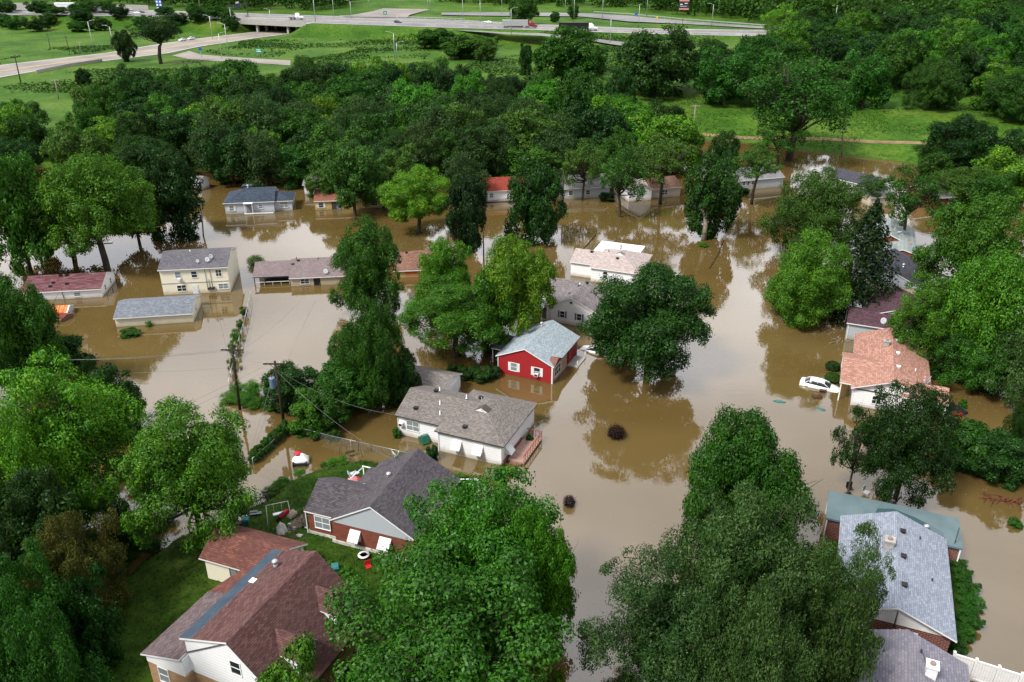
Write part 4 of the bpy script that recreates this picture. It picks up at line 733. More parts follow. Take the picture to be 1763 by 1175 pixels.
        if awning:
            b = MB(); d = .75; b.prism([(0, z + h + .12), (-d, z + h * .28), (-d, z + h * .2), (0, z + h + .02)], -w / 2 - .1, w / 2 + .1, 'x')
            for sg in (-1, 1): b.prism([(0, z + h + .05), (-d, z + h * .25), (0, z + h * .25)], sg * (w / 2 + .07) - .015, sg * (w / 2 + .07) + .015, 'x')
            bb = MB(); bb.v = [tuple(T @ Vector(p)) for p in b.v]; bb.f, bb.m, bb.sm = b.f, b.m, b.sm; bb.build('awning', M['white'], s.root)
        if ac:
            b = MB(); b.box(-.26, .26, -.4, .02, z - .02, z + .36, M=T); b.build('air_conditioner', M['white'], s.root); g = MB(); g.box(-.2, .2, -.41, -.395, z + .03, z + .3, M=T); g.build('vent_grille', M['black'], s.root)
    def door(s, side, pos, c, z=-.3, w=.95, h=2.1, m='white'):
        T = s._side(side, pos, c); b = MB(); b.box(-w / 2, w / 2, -.05, .02, z, z + h, M=T)
        for q in (.18, .55): b.box(-w * .32, w * .32, -.065, -.04, z + h * q, z + h * (q + .3), M=T)
        o = b.build('door', M[m], s.root); k = MB(); k.box(w * .34, w * .42, -.1, -.03, z + h * .45, z + h * .5, M=T); k.build('handle', M['steel'], o)
    def vent(s, x, y, z, kind='pipe', r=.07, h=.45, m='steel'):
        b = MB()
        if kind == 'pipe': b.lathe([(r * 2.2, 0), (r * 2.2, .03), (r, .05), (r, h), (0, h)], (x, y, z - .12), 8); b.build('vent_pipe', M[m], s.root)
        elif kind == 'box': b.box(x - .2, x + .2, y - .2, y + .16, z - .1, z + .14); b.box(x - .24, x + .24, y - .25, y + .2, z + .14, z + .18); b.build('roof_vent', M[m], s.root)
        elif kind == 'cap': b.lathe([(.17, 0), (.17, .3), (.12, .32), (.12, .5), (.26, .55), (.22, .7), (.05, .78), (0, .78)], (x, y, z - .1), 12); b.build('flue', M[m], s.root)
    def chimney(s, x, y, z, w=.75, h=1.1, m='concrete', roof=None):
        b = MB(); b.box(x - w / 2, x + w / 2, y - w / 2, y + w / 2, z - .8, z + h - .14); b.box(x - w / 2 - .07, x + w / 2 + .07, y - w / 2 - .07, y + w / 2 + .07, z + h - .14, z + h)
        o = b.build('chimney', M[m], roof or s.root); c = MB(); c.lathe([(.2, 0), (.2, .14), (.14, .15), (0, .1)], (x, y, z + h), 10, 0, False); c.build('flue', M['b_dark'], o)
    def dish(s, x, y, z, r=.42, yaw=.5):
        b = MB(); T = Matrix.Translation((x, y, z + .45)) @ Matrix.Rotation(yaw, 4, 'Z') @ Matrix.Rotation(math.radians(62), 4, 'X'); n = 14
        vs = [(0, 0, -.09)] + [(r * q * math.cos(2 * math.pi * j / n), r * q * 1.12 * math.sin(2 * math.pi * j / n), -.09 + .12 * q * q) for q in (.55, 1) for j in range(n)]
        vs += [(a, c, d - .025) for a, c, d in vs]; N_ = len(vs) // 2; f = [(0, 1 + j, 1 + (j + 1) % n) for j in range(n)] + [(1 + j, 1 + n + j, 1 + n + (j + 1) % n, 1 + (j + 1) % n) for j in range(n)]
        f += [tuple(q + N_ for q in g)[::-1] for g in f] + [(1 + n + j, 1 + n + j + N_, 1 + n + (j + 1) % n + N_, 1 + n + (j + 1) % n) for j in range(n)]
        b.solid([T @ Vector(p) for p in vs], f, 0, True); b.tube([(x, y, z - .1), (x, y, z + .4)], .035, 6); b.tube([T @ Vector((0, -r, 0)), T @ Vector((0, -.1, .45))], .02, 5); b.box(-.06, .06, -.16, -.04, .4, .52, M=T)
        b.build('satellite_dish', M['dish'], s.root)
    def pole(s, x, y, z0, z1, r=.035, m='steel', name='mast'): MB().tube([(x, y, z0), (x, y, z1)], r, 6).build(name, M[m], s.root)
    def gutter(s, x, y, z0, z1, m='trim'): MB().box(x - .04, x + .04, y - .07, y, z0, z1).build('downpipe', M[m], s.root)
# 1 red house
h = House('house', (853, 612.5), (953, 633), 2.45, 'bright red house with a pale blue-grey roof and white shutters')
h.wing(0, 7.95, 0, 9.6, 1.75, 'y', 'gg', 'w_red', 'r_red'); h.window('front', .18, 2.5, .75, .8, 1.05, 'white', glass='glass_pale'); h.window('front', .18, 5.65, .75, .8, 1.05, 'white', ac=True)
b = MB(); b.box(7.61, 7.70, .3, 5.3, -.6, 2.2); b.build('stone_facing', M['stone'], h.root, uv=True); h.window('right', 7.74, 1.9, .6, 1.9, 1.25, mull=3)
b = MB(); b.box(7.62, 7.78, .1, .3, -.6, 2.45); b.build('corner_board', M['trim'], h.root); h.door('right', 7.66, 6.4, -.3, m='red')
b = MB(); b.prism([(.1, 2.44), (2.9, 2.44), (1.5, 3.1)], 7.0, 8.0, 'x', 0); b.build('porch_gable', M['b_dark'], h.root, uv=True)  # red soffit gable; its shade is put in by the darker brick colour
b = MB(); b.box(7.7, 9.2, 5.4, 8.6, -.5, .12); b.build('porch_deck', M['concrete'], h.root)
for yy in (5.5, 8.5): h.pole(9.1, yy, 0, 1.0, .04, 'trim', 'rail_post')
h.flat(-1.7, .1, 2.4, 6.6, 2.25, 'r_bgar', .12, True, 'lean_to_roof', .15)
h.vent(3.2, 7.6, 3.9, 'cap'); h.vent(1.9, 6.6, 3.35, 'pipe'); h.gutter(.3, .17, -.5, 2.3)
# 2 taupe-roofed white house
h = House('house', (747.3, 742), (867, 770), 2.65, 'long white house with taupe hipped roof, three white awnings and a wooden porch')
g2 = h
h.wing(0, 8.12, 0, 9.8, 1.75, 'y', 'hh', 'w_white', 'r_taupe', trim='dtrim')
h.wing(-5.6, 4.0, 1.25, 8.7, 1.55, 'x', 'gg', 'w_white', 'r_taupe', ze=2.6, trim='dtrim')
b = MB(); b.prism([(3.25, 4.05), (4.87, 4.05), (4.06, 4.52)], 3.35, 4.4, 'y', 0, 1); b.build('gablet', [M['trim'], M['r_taupe']], h.root)
for x in (2.6, 5.1): h.window('front', .32, x, .85, .85, 1.0, awning=True)
h.window('right', 7.8, 1.6, .85, .9, 1.0, awning=True); h.window('front', 1.57, -3.5, .9, 1.5, 1.15, mull=2, glass='glass_pale'); h.window('front', 1.57, -4.9, 1.35, .5, .4, ac=True)
h.gutter(.34, .30, -.5, 2.5); h.gutter(7.7, .31, -.5, 2.5); h.gutter(-5.35, 1.55, -.5, 2.5)
for x, y, z, k in ((-2.6, 5.6, 4.05, 'box'), (-1.2, 3.8, 3.7, 'pipe'), (1.4, 5.2, 4.3, 'pipe'), (-.6, 2.6, 3.2, 'pipe'), (-3.6, 2.6, 3.2, 'box'), (3.1, 1.2, 3.2, 'box'), (2.6, 6.4, 3.9, 'box'), (-2.9, 7.0, 3.4, 'pipe')): h.vent(x, y, z, k, m='black' if k == 'box' else 'steel', h=.5)
h.pole(4.2, 3.2, 4.3, 6.0, .03)
b = MB(); b.box(8.0, 9.9, 1.3, 6.6, .1, .28); b.build('porch_deck', noisy('pinkish_deck_boards', (.25, .15, .12), (.36, .23, .19), 2, .8), h.root)
b = MB()
for k in range(12): y = 1.4 + k * .47; b.box(9.8, 9.86, y, y + .06, .28, 1.1)
b.box(9.78, 9.88, 1.3, 6.65, 1.1, 1.17); b.box(8.1, 9.85, 6.55, 6.62, 1.1, 1.17)
for k in range(4): b.box(8.3 + k * .4, 8.36 + k * .4, 6.55, 6.61, .28, 1.1)
b.build('railing', mat('weathered_red_rail', (.22, .07, .06), .8), h.root)
b = MB()
for k in range(4): b.box(8.3, 9.6, .9 - k * .3, 1.3 - k * .3, -.4 - .1 * k, .1 - k * .18)
b.box(7.8, 7.95, -.1, 5.6, -.4, .5); b.build('porch_steps', M['b_dark'], h.root, uv=True)
# garage behind it
h = House('garage', (716, 634.5), (786, 647), 3.1, 'detached garage with taupe gable roof and white end wall behind the awning house', 'garage')
h.wing(-3.4, 4.9, -2.9, 2.85, 1.25, 'x', 'gg', 'w_white', 'r_taupe', ze=1.85)
b = MB(); b.box(4.71, 4.78, -2.1, 2.0, -.5, 1.75)
for k in range(4): b.box(4.77, 4.80, -2.0, 1.9, -.4 + k * .52, .03 + k * .52)
b.build('garage_door', M['white'], h.root)
# 3 brick house on dry ground
h = House('house', (525.3, 880.5), (582.4, 894.5), 3.4, 'red brick house with charcoal curling-shingle roof on the dry lawn')
h.wing(2.7, 11.3, -.35, 9.35, 2.55, 'y', 'gg', 'b_red', 'r_char', ridge=.5, gmat='w_ygrey', ov=.35)
h.wing(-.15, 5.5, 0, 5.6, 1.7, 'x', 'gg', 'b_red', 'r_char', ze=3.42, ov=.25)
h.wing(2.3, 6.4, 5.1, 7.9, .95, 'y', 'gg', 'b_red', 'r_char', ze=3.55, ridge=.99, walls=False)
b = MB(); b.box(2.75, 11.2, -.29, -.10, -.2, 1.15); b.box(.0, 2.9, .13, .2, -.2, 1.15); b.box(-.08, .1, .13, 5.3, -.2, 1.15); b.build('foundation', M['found'], h.root)
h.window('front', .16, 1.6, 1.75, 1.5, 1.25, mull=2, glass='glass_pale')
h.window('front', -.18, 5.2, 1.75, .85, .95, awning=True); h.window('front', -.18, 8.2, 1.75, .95, .95, awning=True)
h.window('right', 10.97, 7.2, 1.6, .9, .95, awning=True); h.gutter(-.1, .18, .3, 3.3); b = MB(); b.box(10.95, 12.5, 6.2, 9.8, .1, .25); b.build('patio_slab', M['concrete'], h.root)
h.vent(6.0, 5.0, 5.1, 'cap'); h.dish(4.6, 8.9, 4.5, .4, 2.6); h.dish(1.6, 5.3, 3.9, .35, 2.2)
b = MB(); b.tube([(11.3, 9.3, 3.4), (13.0, 9.8, 3.5), (13.0, 9.8, .4)], .05, 6); b.tube([(13.0, 9.8, 3.5), (12.7, 8.9, 3.3)], .04, 6); b.build('awning_frame', M['trim'], h.root)
b = MB(); 
for k in range(3): b.tube([(1.2 + k * 1.0, 5.8, 3.3), (1.4 + k * 1.0, 8.3, 3.2)], .05, 6)
b.tube([(1.2, 8.3, 3.2), (3.6, 8.3, 3.2)], .06, 6); b.tube([(1.3, 8.3, 3.2), (1.3, 8.3, .4)], .05, 6); b.tube([(3.4, 8.3, 3.2), (3.4, 8.3, .4)], .05, 6); b.build('patio_frame', M['trim'], h.root)
# 4 maroon cape house
h = House('house', (389.1, 1107), (544.3, 949.4), 8.0, 'tall maroon-roofed house with dormers, white siding and tan brick'); X = 10.0
zl, zm, zr_, ze_r = 4.2, 6.6, 8.0, 3.6
# local x along the ridge, y to the upper-left; the far slope drops to the right (y < 0)
def slab(name, pts, m, t=.16, trim='trim', parent=None): return MB().solid(pts + [(x, y, z - t) for x, y, z in pts], [(0, 1, 2, 3), (7, 6, 5, 4), (0, 4, 5, 1), (1, 5, 6, 2), (2, 6, 7, 3), (3, 7, 4, 0)], [0, 1, 1, 1, 1, 1]).build(name, [M[m], M[trim]], parent or h.root, uv=True)
slab('roof', [(0, 0, zr_), (X, 0, zr_), (X, -4.6, ze_r), (0, -4.6, ze_r)], 'r_maroon', trim='dtrim')
slab('roof', [(0, 4.4, zm), (X, 4.4, zm), (X, 0, zr_), (0, 0, zr_)], 'r_maroon')
slab('roof_flashing', [(-.01, 4.42, zm + .02), (X + .01, 4.42, zm + .02), (X + .01, 3.3, zm + .37), (-.01, 3.3, zm + .37)], 'darkstrip', .03)
slab('lower_roof', [(-.6, 8.0, 4.15), (6.2, 8.0, 4.15), (6.2, 4.2, 5.2), (-.6, 4.2, 5.2)], 'r_maroon2')
slab('lower_roof', [(6.2, 8.0, 4.13), (9.9, 7.2, 4.13), (9.9, 4.2, 5.0), (6.2, 4.2, 5.18)], 'r_rust')
MB().prism([(4.15, 3.9), (4.15, 6.55), (0, 7.88), (-4.3, 3.7), (-4.3, 3.4), (4.15, 3.4)], .2, X - .2, 'x').build('wall', M['w_white'], h.root, uv=True)
MB().prism([(7.7, 3.4), (7.7, 4.05), (4.1, 5.0), (4.1, 3.4)], -.42, 6.1, 'x').build('wall', M['w_white'], h.root, uv=True)
MB().box(.23, X - .23, -4.27, 4.0, -.2, 3.5).build('wall', M['b_tan'], h.root, uv=True)
MB().box(-.40, 6.1, 3.95, 7.67, -.2, 3.5).build('wall', M['b_tan'], h.root, uv=True)
MB().box(-.45, 6.15, 3.9, 7.72, -.3, 1.0).build('foundation', M['found'], h.root)
h.window('left', -.40, 6.3, 1.9, .85, 1.35, glass='glass_pale'); h.window('left', .2, -.2, 5.0, .8, 1.15); h.window('left', .23, 1.2, 1.7, .9, 1.3)
MB().tube([(.15, 4.15, 5.2), (.15, .15, 7.7)], .05, 5).build('conduit', M['dtrim'], h.root); MB().box(-1.2, -.45, 6.6, 7.4, 1.0, 1.2).build('bracket', M['b_tan'], h.root)
for xd in (3.3, 7.9):
    yd = -3.7; zb = 4.35; w2 = 1.15
    slab('dormer_roof', [(xd - w2, yd - .15, 5.75), (xd - w2, -1.9, 5.75), (xd, -.9, 6.85), (xd, yd - .15, 6.85)], 'r_maroon', .1); slab('dormer_roof', [(xd, yd - .15, 6.85), (xd, -.9, 6.85), (xd + w2, -1.9, 5.75), (xd + w2, yd - .15, 5.75)], 'r_maroon', .1)
    MB().prism([(xd - w2 + .12, 3.9), (xd + w2 - .12, 3.9), (xd + w2 - .12, 5.78), (xd, 6.72), (xd - w2 + .12, 5.78)], yd, -1.2, 'y').build('dormer', M['w_white'], h.root, uv=True); h.window('front', yd, xd, 4.6, .8, 1.1)
h.vent(8.0, 2.4, 7.2, 'cap'); h.vent(6.2, 3.1, 6.95, 'box', m='white')
# 5 rust roofed garage
h = House('garage', (346.7, 962.7), (414.6, 982.1), 3.2, 'garage with rust-red patched roof at the edge of the dark lawn', 'garage')
h.wing(-.3, 7.3, 0, 4.8, 1.35, 'x', 'gg', 'w_cream', 'r_rust', gov=.3)
b = MB(); b.box(2.6, 4.0, .25, .31, .4, 2.7); b.build('door', M['glass_pale'], h.root); b = MB(); b.box(3.2, 3.26, .22, .26, .4, 2.7); b.box(2.5, 2.6, .24, .32, .4, 2.8); b.box(4.0, 4.1, .24, .32, .4, 2.8); b.build('door_frame', M['dtrim'], h.root)
b = MB(); b.box(6.98, 7.03, 1.0, 3.8, .5, 2.8)
for k in range(4): b.box(7.02, 7.05, 1.1, 3.7, .55 + k * .55, 1.0 + k * .55)
b.build('garage_door', M['white'], h.root); b = MB(); b.box(7.0, 7.2, .9, 1.1, 3.3, 3.5); b.tube([(7.0, 3.9, 3.2), (7.3, 3.9, 3.15)], .05); b.build('wall_lamp', M['steel'], h.root)
# 6 blue-lilac roof
h = House('house', (1648.2, 1105.5), (1630.5, 932.8), 3.0, 'brick house with blue-lilac shingle roof and a teal flat roof at its far end')
h.wing(0, 12.6, 0, 8.7, 1.75, 'x', 'gg', 'b_dark', 'r_bluegrey', gmat='white', gov=.5)
h.flat(12.2, 16.7, -1.3, 9.9, 2.7, 'flat_teal', .2, True, trim='blue_grey', wall='b_dark')
b = MB(); b.prism([(13.2, 5.4), (13.9, 5.9), (15.4, 5.6), (15.9, 4.2), (15.3, 2.4), (14.6, 1.2), (13.9, .2), (12.9, -.1), (12.65, .9), (12.65, 3.6)], 2.7, 2.705, 'z'); b.build('puddle', M['wet'], h.root)
h.vent(13.6, 1.6, 2.7, 'cap'); h.pole(12.7, -.7, 2.4, 4.4, .04, 'dtrim', 'service_mast')
rr = lambda y: 3.0 + 1.75 * min(y, 8.7 - y) / 4.35
for x, y, k in ((10.0, 3.9, 'box'), (6.6, 3.9, 'box'), (3.0, 3.9, 'box'), (5.6, 1.6, 'pipe'), (10.4, 2.4, 'pipe')): h.vent(x, y, rr(y), k, m='black', h=.35)
h.chimney(7.6, 5.0, 4.4, .7, .9); h.window('left', .5, 6.6, .9, 1.2, 1.5, glass='glass_pale'); h.window('left', .5, 3.2, .9, 1.2, 1.4, glass='glass_pale'); h.pole(.2, 4.3, 2.6, 4.2, .05, 'dtrim', 'bracket')
# 7 purple-grey roof at the frame edge
h = House('house', (1563, 1084), (1563.5, 1175), 5.0, 'brick house with purple-grey shingle roof and white chimney next to the white vinyl fence')
h.wing(0, 10, -4.3, 4.3, 1.7, 'x', 'gg', 'b_dark', 'r_grape', ze=3.3, gov=.4); h.wing(2.3, 9.5, 1.5, 12, 1.4, 'y', 'gg', 'b_dark', 'r_grape', ze=3.1); h.chimney(3.2, 1.5, 4.4, .7, 1.0, 'white'); h.vent(1.6, .9, 4.6, 'pipe', m='black')
MB().tube([(1.6, .9, 4.9), (3.2, 1.4, 4.6)], .03, 5).build('conduit', M['dtrim'], h.root)
# 8 salmon roof
h = House('house', (1465.3, 668), (1471.6, 573.2), 2.5, 'white house with salmon tile-coloured roof beside the stranded white car')
h.wing(0, 16, -8.8, 0, 1.7, 'x', 'gg', 'w_white', 'r_salmon', gov=.45); h.wing(.9, 9.6, -4.6, 1.3, 1.45, 'y', 'gg', 'w_white', 'r_salmon', ze=2.52, walls=False); h.wing(-.1, 4.4, -10.4, -5.4, 1.0, 'y', 'gg', 'w_white', 'r_salmon', ze=2.48, walls=False)
for xx, yy in ((1.1, 1.1), (9.3, 1.1), (.1, -10.2), (4.2, -10.2)): MB().box(xx - .07, xx + .07, yy - .07, yy + .07, -1, 2.45).build('post', M['trim'], h.root)
rs8 = lambda y: 2.5 + 1.7 * min(-y, 8.8 + y) / 4.4
for x in (4.5, 8.4, 12.2): h.vent(x, -4.9, rs8(-4.9), 'box', m='white')
h.vent(6.0, -7.0, rs8(-7.0), 'pipe'); h.chimney(10.6, -3.6, 3.8, .65, .8); h.dish(2.9, -8.2, 3.0, .42, 2.8); h.dish(3.8, -8.3, 3.0, .42, 2.8)
h.window('left', .45, -3.0, .75, .9, .95, mull=2); b = MB(); b.box(.40, .5, -8.4, -.4, 2.2, 2.34); b.build('gable_band', M['dtrim'], h.root); h.gutter(.45, -.35, -.5, 2.4)
# 9 plum roof
h = House('house', (1457.7, 556), (1523.6, 566), 2.5, 'plum-roofed house with a satellite dish next to the salmon-roofed one')
h.wing(0, 8.5, 0, 6.4, .95, 'x', 'gg', 'w_ygrey', 'r_plum'); h.wing(1.6, 10.4, 3.0, 12.5, 1.7, 'y', 'gg', 'w_ygrey', 'r_plum'); h.flat(-.2, 1.9, 6.0, 9.0, 2.55, 'flat_white', .12); h.dish(4.6, 1.0, 2.7, .42, .2); h.gutter(.35, .3, -.5, 2.4)
# 10 slate roof
h = House('house', (1586.4, 494.7), (1583.2, 445.7), 2.0, 'tan house with dark slate roof and pale blue gable behind the spruce')
h.wing(-.5, 11.5, 0, 8.3, 1.95, 'x', 'gg', 'w_tan', 'r_slate', gmat='w_blue'); h.dish(5.0, .6, 2.1, .42, 2.9); rs10 = lambda y: 2 + 1.95 * min(y, 8.3 - y) / 4.15
for x in (2.5, 6.0, 9.0): h.vent(x, 3.7, rs10(3.7), 'box', m='black')
h.vent(4.2, 2.8, rs10(2.8), 'cap'); h.vent(6.8, 1.9, rs10(1.9), 'pipe', m='black')
# 11 metal roof
h = House('house', (1577.9, 423.4), (1574.7, 395.7), 2.0, 'low brick house with wide grey-green streaked roof')
h.wing(-1.5, 10, 0, 8.7, 1.8, 'x', 'gg', 'b_red', 'r_metal'); h.wing(-6.6, -1.2, -1.6, 6.5, 1.2, 'x', 'gg', 'b_red', 'r_metal', ze=1.95); h.dish(1.0, 3.0, 3.2, .4, 2); h.pole(-.5, 4.0, 3.2, 5.0); h.pole(-6.0, -1.5, 1.5, 3.4)
b = MB(); b.box(-2.2, -.8, 1.0, 3.4, 2.2, 2.9); b.build('chimney', M['b_dark'], h.root)
# 12 two storeys
h = House('apartment_house', (270.5, 466), (391.8, 460.4), 4.25, 'two-storey cream house with dark grey roof, the only tall flooded house')
L = h.L; h.wing(0, L, 0, 9.4, 1.45, 'x', 'gg', 'w_cream', 'r_cream', zb=-1.5)
b = MB(); b.box(.2, L - .2, .26, .32, 1.86, 1.96); b.build('belt_course', M['tarp'], h.root)
h.window('front', .32, L * .27, 2.75, .8, .95, glass='glass_pale'); h.window('front', .32, L * .5, 2.7, .8, 1.0, mull=1); h.window('front', .32, L * .85, 2.75, .8, 1.0, mull=2)
h.window('front', .32, L * .29, .55, 1.3, .95, mull=2); h.window('front', .32, L * .89, .6, 1.4, .85, mull=2, glass='glass_pale'); h.door('front', .32, L * .485, -.5, .9, 1.95)
T = MB(); T.box(L * .255, L * .255 + .5, -.1, .32, 2.42, 2.72); T.build('air_conditioner', M['white'], h.root)
b = MB()
for k in range(3): b.tube([(L * (.66 + .035 * k), .27, 1.0), (L * (.66 + .035 * k), .24, 4.2 if k != 1 else 2.3)], .03, 5)
for k in range(4): b.box(L * .66 + .3 * k, L * .66 + .3 * k + .22, .12, .30, .55 + .12 * (k % 2), .95 + .1 * (k % 2))
b.build('meter_cabling', M['dtrim'], h.root); h.dish(L * .70, 1.4, 4.7, .36, .3); h.dish(L * .74, 2.2, 4.9, .33, .6); h.dish(L * .56, 1.2, 4.6, .25, .3); h.vent(L * .4, 4.4, 5.5, 'pipe')
# 13 cream garage
h = House('garage', (194.3, 549), (331.5, 540.3), 1.45, 'long low cream outbuilding with steel-blue roof in front of the two-storey house', 'garage'); h.wing(0, h.L, 0, 7.3, 1.2, 'x', 'gg', 'w_cream', 'r_bgar', gov=.12)
b = MB(); b.tube([(h.L - .1, 3.2, 1.5), (h.L - .05, 3.0, 1.0), (h.L - .08, 3.5, .6)], .025, 4); b.tube([(h.L - .1, 2.6, 1.3), (h.L - .05, 2.9, .5)], .025, 4); b.build('loose_cable', M['dtrim'], h.root)
# 14 mauve roof
h = House('house', (36, 505), (173.8, 498), 1.45, 'white bungalow with streaked mauve-red roof, water halfway up its walls'); L = h.L
h.wing(0, L, 0, 7.5, 1.35, 'x', 'gg', 'w_white', 'r_mauve', gov=.12); h.window('front', .32, L * .68, .35, .9, .6, glass='glass_pale'); h.door('front', .32, L * .2, -1.0, 1.0, 2.1, 'glass_pale'); h.door('front', .32, L * .13, -1.0, .9, 2.1, 'blue_grey')
for y in (2.2, 5.0): h.window('right', L - .12, y, .45, .5, .85)
for x, y, z in ((L * .42, 3.4, 2.7), (L * .50, 3.4, 2.7), (L * .36, 1.9, 2.1), (L * .34, 1.1, 1.8), (L * .54, 1.5, 1.95)): h.vent(x, y, z, 'box', m='black')
h.pole(L * .5, .25, .1, 2.0, .04, 'dtrim', 'service_mast'); h.gutter(L * .24, .3, -.5, 1.35, 'dtrim')
# 16 navy roof
h = House('house', (382.7, 350.7), (472, 347.1), 2.35, 'pale blue house with navy hipped roof at the far water edge'); L = h.L
h.wing(0, L, 0, 8.6, 1.9, 'x', 'hg', 'w_blue', 'r_navy'); h.wing(L - 3.2, L + 3.6, .9, 7.6, 1.25, 'x', 'gh', 'w_blue', 'r_navy', ze=2.1); h.vent(L * .46, 4.2, 4.2, 'cap')
b = MB(); b.box(3.4, 5.4, 4.6, 6.0, 3.2, 4.5); b.build('chimney', M['r_navy'], h.root, uv=True)
h.window('front', .3, 1.6, .65, .8, 1.05, 'white', glass='glass_pale'); h.window('front', .3, 7.3, .9, .8, .85, glass='glass_pale'); h.window('front', 1.2, L + 1.7, .7, 1.5, 1.1, mull=2, glass='glass_pale'); h.door('front', .3, 5.0, -.2, 1.0, 2.0, 'glass_pale')
b = MB(); b.box(4.2, 4.32, -.6, -.48, -.5, 2.25); b.box(5.7, 5.82, -.6, -.48, -.5, 2.25); b.box(4.1, 9.8, -.75, -.6, .1, .3); b.box(4.1, 5.9, -.7, .3, 2.2, 2.32); b.build('porch_frame', M['trim'], h.root)
# 17 small far grey
h = House('house', (520, 319), (566, 317), 2.2, 'small white house with grey hipped roof half hidden behind the olive tree'); h.wing(0, h.L, 0, 9, 2.0, 'x', 'hh', 'w_white', 'r_far'); h.window('front', .3, 1.6, .8, .9, .9)
# 18 yellow
h = House('house', (539.7, 347), (658, 343), 1.9, 'yellow house with orange-red roof mostly hidden by the olive tree'); L = h.L; h.wing(0, L, 0, 7.8, 1.5, 'x', 'gg', 'w_yellow', 'r_orange')
h.window('front', .32, L * .1, .45, .9, .95, 'white'); h.door('front', .32, L * .36, -.6, 1.0, 2.1, 'glass_pale'); h.door('front', .32, L * .29, -.6, 1.0, 2.1, 'dtrim'); h.window('front', .32, L * .88, .5, 1.2, .9)
# 19 long mauve
h = House('house', (497, 479.8), (600, 475.2), 1.5, 'long beige house with dusty mauve roof and a porch standing in water'); L = h.L; h.wing(0, L, 0, 9.2, 1.55, 'x', 'gg', 'w_tan', 'r_long')
h.wing(-5.8, .15, 1.3, 8.6, 1.25, 'x', 'gg', 'w_tan', 'r_long', ze=1.45, walls=False, trim='dtrim'); h.window('front', .32, 2.4, .35, 1.3, .8, mull=2); h.door('front', .32, 4.3, -.7, 1.0, 1.95, 'black')
for x, y, z, k in ((1.2, 4.2, 2.9, 'box'), (.4, 3.4, 2.6, 'box'), (4.4, 4.3, 2.95, 'pipe'), (6.6, 3.4, 2.6, 'pipe'), (9.0, 4.4, 3.0, 'box'), (.9, 4.6, 3.05, 'pipe')): h.vent(x, y, z, k, m='black')
h.dish(5.8, .7, 1.7, .38, .2)
b = MB(); b.box(-5.4, -.1, 4.4, 4.5, -.5, 1.5); b.build('lattice_screen', M['blue_grey'], h.root)
for x in (-5.6, -4.0, -.1): MB().box(x - .06, x + .06, 1.42, 1.54, -1, 1.4).build('post', M['dtrim'], h.root)
b = MB(); b.box(-5.6, -.1, 1.45, 1.52, .45, .52); 
for k in range(5): b.box(-5.5 + k * 1.32, -5.44 + k * 1.32, 1.45, 1.52, -.6, .5)
b.build('railing', M['white'], h.root)
# 20 brown
h = House('garage', (677.5, 467.3), (760, 464), 1.3, 'yellow outbuilding with brown hipped roof and an orange panel', 'garage'); L = h.L; h.wing(0, L, 0, 8.6, 1.9, 'x', 'hg', 'w_yellow', 'r_brown'); MB().box(1.9, 3.9, .27, .33, -.8, .95).build('door', M['w_orange'], h.root, uv=True)
MB().box(-2.6, -.2, 3.5, 7, -.8, 1.2).build('side_room', M['w_orange'], h.root, uv=True); h.flat(-2.8, .3, 3.3, 7.2, 1.32, 'tarp', .1, False); h.vent(2.2, 3.9, 3.0, 'box', m='black')
# 21 pink
h = House('house', (981, 451), (1015.7, 455.7), 2.5, 'white house with pinkish-beige roof and a bright white flat roof behind it')
h.wing(0, 6.5, 0, 6.2, 1.35, 'x', 'gg', 'w_white', 'r_pink', gov=.1); h.wing(3.6, 11.9, -1.25, 8.3, 1.75, 'y', 'hh', 'w_white', 'r_pink'); h.flat(1.9, 9.6, 6.6, 12.6, 2.3, 'flat_white', .14, True)
b = MB(); b.prism([(6.95, 3.9), (8.55, 3.9), (7.75, 4.35)], 2.1, 3.1, 'y', 0, 1); b.build('gablet', [M['trim'], M['r_pink']], h.root)
h.window('front', -.93, 6.3, .9, .65, 1.1); h.vent(2.9, 2.7, 3.7, 'box', m='black'); h.vent(7.2, 4.8, 4.2, 'cap'); h.vent(7.6, 1.4, 3.6, 'box', m='black'); h.vent(5.2, 4.9, 3.3, 'pipe', m='black'); MB().box(.1, 2.2, 6.3, 6.9, 1.9, 2.0).build('step_board', M['red'], h.root)
# 22 blue shutters
h = House('house', (936.7, 525.5), (1028.8, 540.5), 2.5, 'white gabled house with blue shutters right behind the red house')
h.wing(0, 8.05, 0, 9.9, 1.75, 'y', 'gh', 'w_white', 'r_grey'); h.wing(-3.1, 4, 4.1, 10.2, 1.5, 'x', 'gg', 'w_white', 'r_grey')
h.flat(-4.1, -.05, -.6, 4.2, 2.15, 'flat_white', .1, True)
h.window('front', .18, 2.75, .95, .65, .95, 'blue_grey'); h.window('front', .18, 5.3, .95, .65, .95, 'blue_grey'); b = MB(); b.box(3.85, 4.2, .12, .2, 3.3, 3.6); b.build('gable_vent', M['glass'], h.root)
h.vent(3.4, 6.0, 3.95, 'pipe'); h.vent(3.6, 5.2, 4.0, 'box', m='black'); h.vent(4.3, 6.8, 4.1, 'box', m='black'); h.vent(3.1, 2.6, 3.7, 'box', m='black'); h.pole(.9, .1, .3, 3.6, .03, 'steel', 'service_mast')
